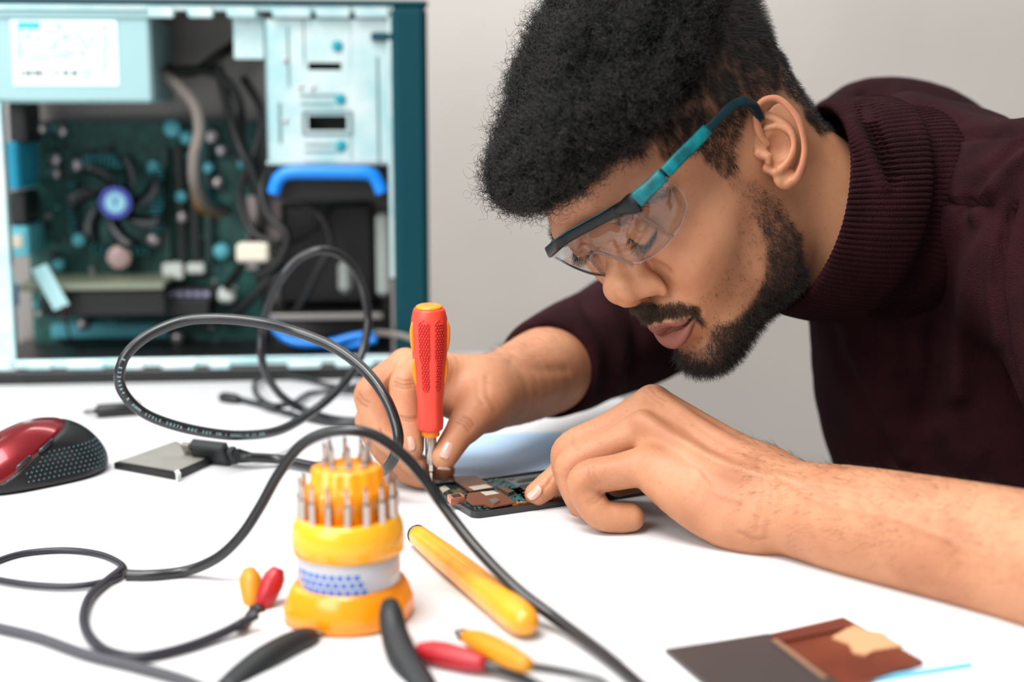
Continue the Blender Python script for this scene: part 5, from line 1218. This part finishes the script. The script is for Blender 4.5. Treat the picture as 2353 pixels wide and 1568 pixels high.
MB().add(*poly_ph([(1028, 1137), (1058, 1133), (1068, 1141), (1036, 1147)], 4, 8.4)).build('camera_module', M('copper pink block', (212, 140, 116), .35, .5), ph, smooth=False)
MB().add(*poly_ph([(1036, 1137), (1055, 1134), (1061, 1140), (1042, 1143)], 8.4, 8.8)).build('camera_window', m_pf, ph, smooth=False)
MB().add(*poly_ph([(1010, 1121), (1022, 1116), (1034, 1124), (1019, 1131)], 4, 6)).build('socket', m_fo, ph, smooth=False)
MB().add(*poly_ph([(1030, 1128), (1060, 1122), (1078, 1134), (1062, 1142)], 4, 5)).build('gold_pads', M('gold pads', (150, 120, 50), .3, .8, var=(400, .7), rgb2=(40, 50, 40)), ph, smooth=False)
MB().add(*poly_ph([(1142, 1119), (1152, 1116), (1182, 1128), (1168, 1133)], 4, 6.6)).build('connector_block', M('bronze block', (120, 96, 80), .35, .6), ph, smooth=False)
MB().add(*poly_ph([(1172, 1124), (1190, 1121), (1194, 1115), (1282, 1101), (1330, 1122), (1240, 1142), (1205, 1148)], 3.6, 4.0)).build('battery_bay', M('charcoal film', (52, 50, 48), .5), ph, smooth=False)
MB().add(*poly_ph([(1187, 1107), (1196, 1102), (1250, 1094), (1258, 1096), (1252, 1100), (1200, 1109), (1190, 1109)], 3.6, 3.9)).build('slot', m_pf, ph, smooth=False)
sp = ploc(1174, 1101, 3.7); MB().add(*lathe([(.0026, 0), (.0026, .0003)], 20, pA+pd*sp[0]/1000+pe*sp[1]/1000+np.array([0, 0, .0036]))).build('hole', m_pf, ph, smooth=False)
MB().add(*pbox(30, 3.0, 118, 6.4, 3.5, 5.4)).build('orange_flex_strip', M('orange flex', (188, 100, 36), .4, var=(250, .5), rgb2=(70, 50, 40)), ph, smooth=False)
fx = MB()
for x in (33, 36, 62, 65, 88, 92, 106): fx.add(*pbox(x, 3.2, x+2.0, 5.9, 5.4, 6.2, .0002))
fx.build('flex_contacts', M('nickel contact', (190, 184, 176), .3, .8), ph, smooth=False)
g = random.Random(21); cm = [MB(), MB(), MB()]
for i in range(300):
    x = g.uniform(5, 55); y = g.uniform(5, 71)
    if i % 3 == 0: x = g.uniform(5, 17)
    if i % 5 == 1: y = g.uniform(5, 12)
    s_ = g.uniform(.5, 1.7); cm[g.randrange(3)].add(*pbox(x, y, x+s_, y+s_*g.uniform(.5, 1.2), 4.0, 4.0+g.uniform(.4, 1.1)))
for c_, mm in zip(cm, (M('nickel contact', (190, 184, 176), .3, .8), m_pf, M('teal chip', (28, 96, 100), .35))): c_.build('small_components', mm, ph, smooth=False)['kind'] = 'stuff'
# ---- paper under the phone and the loose display panel on its sheet
pp_ = MB().add(*slab([(1010, 1112), (1360, 1075), (1290, 992), (1060, 1000)], .0002, .0006)).build('paper_sheet', M('blue shaded white paper', (176, 205, 235), .6), None, smooth=False)  # white paper; the bluish shade on it is put into its colour
tag(pp_, 'blue shaded white paper sheet lying behind the opened phone', 'paper')
p2_ = MB().add(*slab([(1400, 1530), (1640, 1660), (2330, 1540), (1960, 1392)], .0002, .0006)).build('paper_sheet', M('white paper', (240, 242, 244), .6), None, smooth=False)
tag(p2_, 'white paper sheet under the loose display panel at the front edge', 'paper')
dp = thing('display_panel', 'loose phone display panel with copper backing on white paper at bottom right', 'phone part', TH(1850, 1500))
MB().add(*slab([(1528, 1492), (1700, 1640), (2010, 1560), (1765, 1455)], .0008, .0030)).build('dark_glass', M('dark grey glass', (62, 58, 58), .35), dp, smooth=False)
MB().add(*slab([(1765, 1457), (1945, 1580), (2122, 1518), (1938, 1418)], .0008, .0034)).build('copper_backing', M('red copper foil', (134, 66, 44), .35, .3, var=(16, .3), rgb2=(110, 48, 34)), dp, smooth=False)
MB().add(*slab([(1775, 1460), (1800, 1474), (1960, 1440), (1935, 1424)], .0034, .0046)).build('raised_strip', M('dark copper', (112, 50, 38), .4, .3), dp, smooth=False)
MB().add(*slab([(1772, 1470), (1892, 1560), (1902, 1557), (1784, 1467)], .0034, .0040)).build('pale_edge', M('pale bronze edge', (170, 132, 108), .4, .4), dp, smooth=False)
MB().add(*prism([(p[0], p[1]) for p in [TH(*q, .004) for q in ((1912, 1466), (1960, 1438), (1990, 1450), (2030, 1456), (2046, 1470), (2076, 1486), (2010, 1496), (1990, 1506), (1960, 1500), (1950, 1480))]][::-1], TZ+.0034, TZ+.0044)).build('torn_foil_patch', M('tan torn foil', (208, 158, 116), .5), dp, smooth=False)
MB().add(*slab([(1880, 1575), (1884, 1583), (2236, 1530), (2232, 1520)], .0008, .0020)).build('blue_tape_edge', M('light blue tape', (110, 190, 218), .4), dp, smooth=False)
# ------------------------------------------------------------------ the person, assembled
def skin_material():
    m = M('skin', (190, 130, 96), .5, sss=.08, spec=.34); nt = m.node_tree; b = nt.nodes['Principled BSDF']
    N_ = nt.nodes.new; L = nt.links.new
    tc = N_('ShaderNodeTexCoord')
    def mix(fac, a, b_):
        x = N_('ShaderNodeMix'); x.data_type = 'RGBA'
        if isinstance(fac, float): x.inputs[0].default_value = fac
        else: L(fac, x.inputs[0])
        for s_, v in ((6, a), (7, b_)):
            if isinstance(v, tuple): x.inputs[s_].default_value = (*v, 1)
            else: L(v, x.inputs[s_])
        return x.outputs[2]
    n1 = N_('ShaderNodeTexNoise'); n1.inputs['Scale'].default_value = 26; n1.inputs['Detail'].default_value = 4; L(tc.outputs['Object'], n1.inputs['Vector'])
    r1 = N_('ShaderNodeMapRange'); r1.inputs[1].default_value = .38; r1.inputs[2].default_value = .66; L(n1.outputs[0], r1.inputs[0])
    c = mix(r1.outputs[0], lin((196, 139, 104)), lin((178, 120, 88)))
    n2 = N_('ShaderNodeTexNoise'); n2.inputs['Scale'].default_value = 420; n2.inputs['Detail'].default_value = 3; L(tc.outputs['Object'], n2.inputs['Vector'])
    r2 = N_('ShaderNodeMapRange'); r2.inputs[1].default_value = .58; r2.inputs[2].default_value = .8; r2.inputs[4].default_value = .35; L(n2.outputs[0], r2.inputs[0])
    c = mix(r2.outputs[0], c, lin((150, 92, 66)))
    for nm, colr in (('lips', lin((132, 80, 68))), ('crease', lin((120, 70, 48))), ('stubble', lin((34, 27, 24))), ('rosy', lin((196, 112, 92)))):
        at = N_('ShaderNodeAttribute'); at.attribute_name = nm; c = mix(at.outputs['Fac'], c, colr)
    L(c, b.inputs['Base Color'])
    bp = N_('ShaderNodeBump'); bp.inputs['Strength'].default_value = .14; bp.inputs['Distance'].default_value = .0006
    v = N_('ShaderNodeTexVoronoi'); v.inputs['Scale'].default_value = 900; L(tc.outputs['Object'], v.inputs['Vector'])
    ad = N_('ShaderNodeMath'); ad.operation = 'ADD'; L(n2.outputs[0], ad.inputs[0]); L(v.outputs['Distance'], ad.inputs[1])
    L(ad.outputs[0], bp.inputs['Height']); L(bp.outputs['Normal'], b.inputs['Normal'])
    return m
def knit_material():
    m = M('burgundy knit', (47, 20, 25), .95, spec=.1, var=(30, .3), rgb2=(35, 14, 18)); nt = m.node_tree; b = nt.nodes['Principled BSDF']
    tc = nt.nodes.new('ShaderNodeTexCoord'); v = nt.nodes.new('ShaderNodeTexVoronoi'); v.inputs['Scale'].default_value = 1150
    n = nt.nodes.new('ShaderNodeTexNoise'); n.inputs['Scale'].default_value = 520; n.inputs['Detail'].default_value = 4
    ad = nt.nodes.new('ShaderNodeMath'); ad.operation = 'ADD'; bp = nt.nodes.new('ShaderNodeBump'); bp.inputs['Strength'].default_value = .6; bp.inputs['Distance'].default_value = .0009
    for x in (v, n): nt.links.new(tc.outputs['Object'], x.inputs['Vector'])
    nt.links.new(v.outputs['Distance'], ad.inputs[0]); nt.links.new(n.outputs[0], ad.inputs[1]); nt.links.new(ad.outputs[0], bp.inputs['Height']); nt.links.new(bp.outputs['Normal'], b.inputs['Normal'])
    return m
skin = skin_material(); knit = knit_material()
man = thing('person', 'man in a burgundy turtleneck sweater with curly black hair and beard leaning over the table', 'person', (.55, 1.05, 0))
a_rosy = np.zeros(nb); e0 = nh; e1_ = nh+len(VEW)+len(VE2)
a_rosy[e0:nh+len(VEW)] = 0.28*np.clip((VE[:, 2]-7)/5, 0, 1)
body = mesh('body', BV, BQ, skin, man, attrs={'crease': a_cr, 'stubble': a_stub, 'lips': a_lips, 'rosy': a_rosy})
swe = mesh('sweater', VS, QS, knit, man)
mesh('sleeve', VS2, QS2, knit, swe)
col = mesh('turtleneck_collar', cv, QC, knit, swe)
hair_build(man); beard_build(man)
# fingernails: thin curved plates seated on the fingertips
def nail(px, py, V, N, ln, wd, dirpx, bias=None):
    q = PJ(V); d = np.hypot(q[:, 0]-px, q[:, 1]-py); near = np.nonzero(d < 7)[0]; i = near[np.argmin(q[near, 2])]
    near = near[q[near, 2] < q[i, 2]+.004]
    n = unit(N[near].mean(0)); c = V[i]
    t = U(px+dirpx[0], py+dirpx[1], q[i, 2])-U(px, py, q[i, 2]); t = unit(t-n*(t @ n)); s_ = np.cross(n, t)
    u, v = np.meshgrid(np.linspace(-1, 1, 13), np.linspace(-1, 1, 11), indexing='ij'); V_ = []
    k = (1-np.abs(u)**3.2*.45); X = u*ln/2; Y = v*wd/2*k; r_ = wd*.62
    Z = (np.sqrt(np.maximum(r_**2-Y**2, 0))-r_)-.10*(X/ln)**2*ln+.0006
    V_ = c+X[..., None]*t+Y[..., None]*s_+Z[..., None]*n
    F_ = [(i_*11+j, i_*11+j+1, (i_+1)*11+j+1, (i_+1)*11+j) for i_ in range(12) for j in range(10)]
    lo = V_-n*.0009; Vv = np.concatenate([V_.reshape(-1, 3), lo.reshape(-1, 3)]); F2 = F_+[tuple(143+a for a in f[::-1]) for f in F_]
    ed = [i_*11 for i_ in range(13)]+[132+j for j in range(1, 11)]+[i_*11+10 for i_ in range(11, -1, -1)]+[j for j in range(9, 0, -1)]
    F2 += [(ed[i_], ed[(i_+1) % len(ed)], 143+ed[(i_+1) % len(ed)], 143+ed[i_]) for i_ in range(len(ed))]
    mesh('fingernail', Vv, F2, M('fingernail', (205, 160, 145), .25, coat=.3), man)
NR = vnormals(VR, QR); NL = vnormals(VL, QL)
nail(1030, 1030, VR, NR, .012, .009, (-12, 28)); nail(936, 1020, VR, NR, .0095, .0068, (6, 20)); nail(950, 1072, VR, NR, .010, .0075, (18, 12)); nail(1019, 1086, VR, NR, .009, .007, (20, 2))
nail(1224, 1127, VL, NL, .011, .0075, (-22, 22))
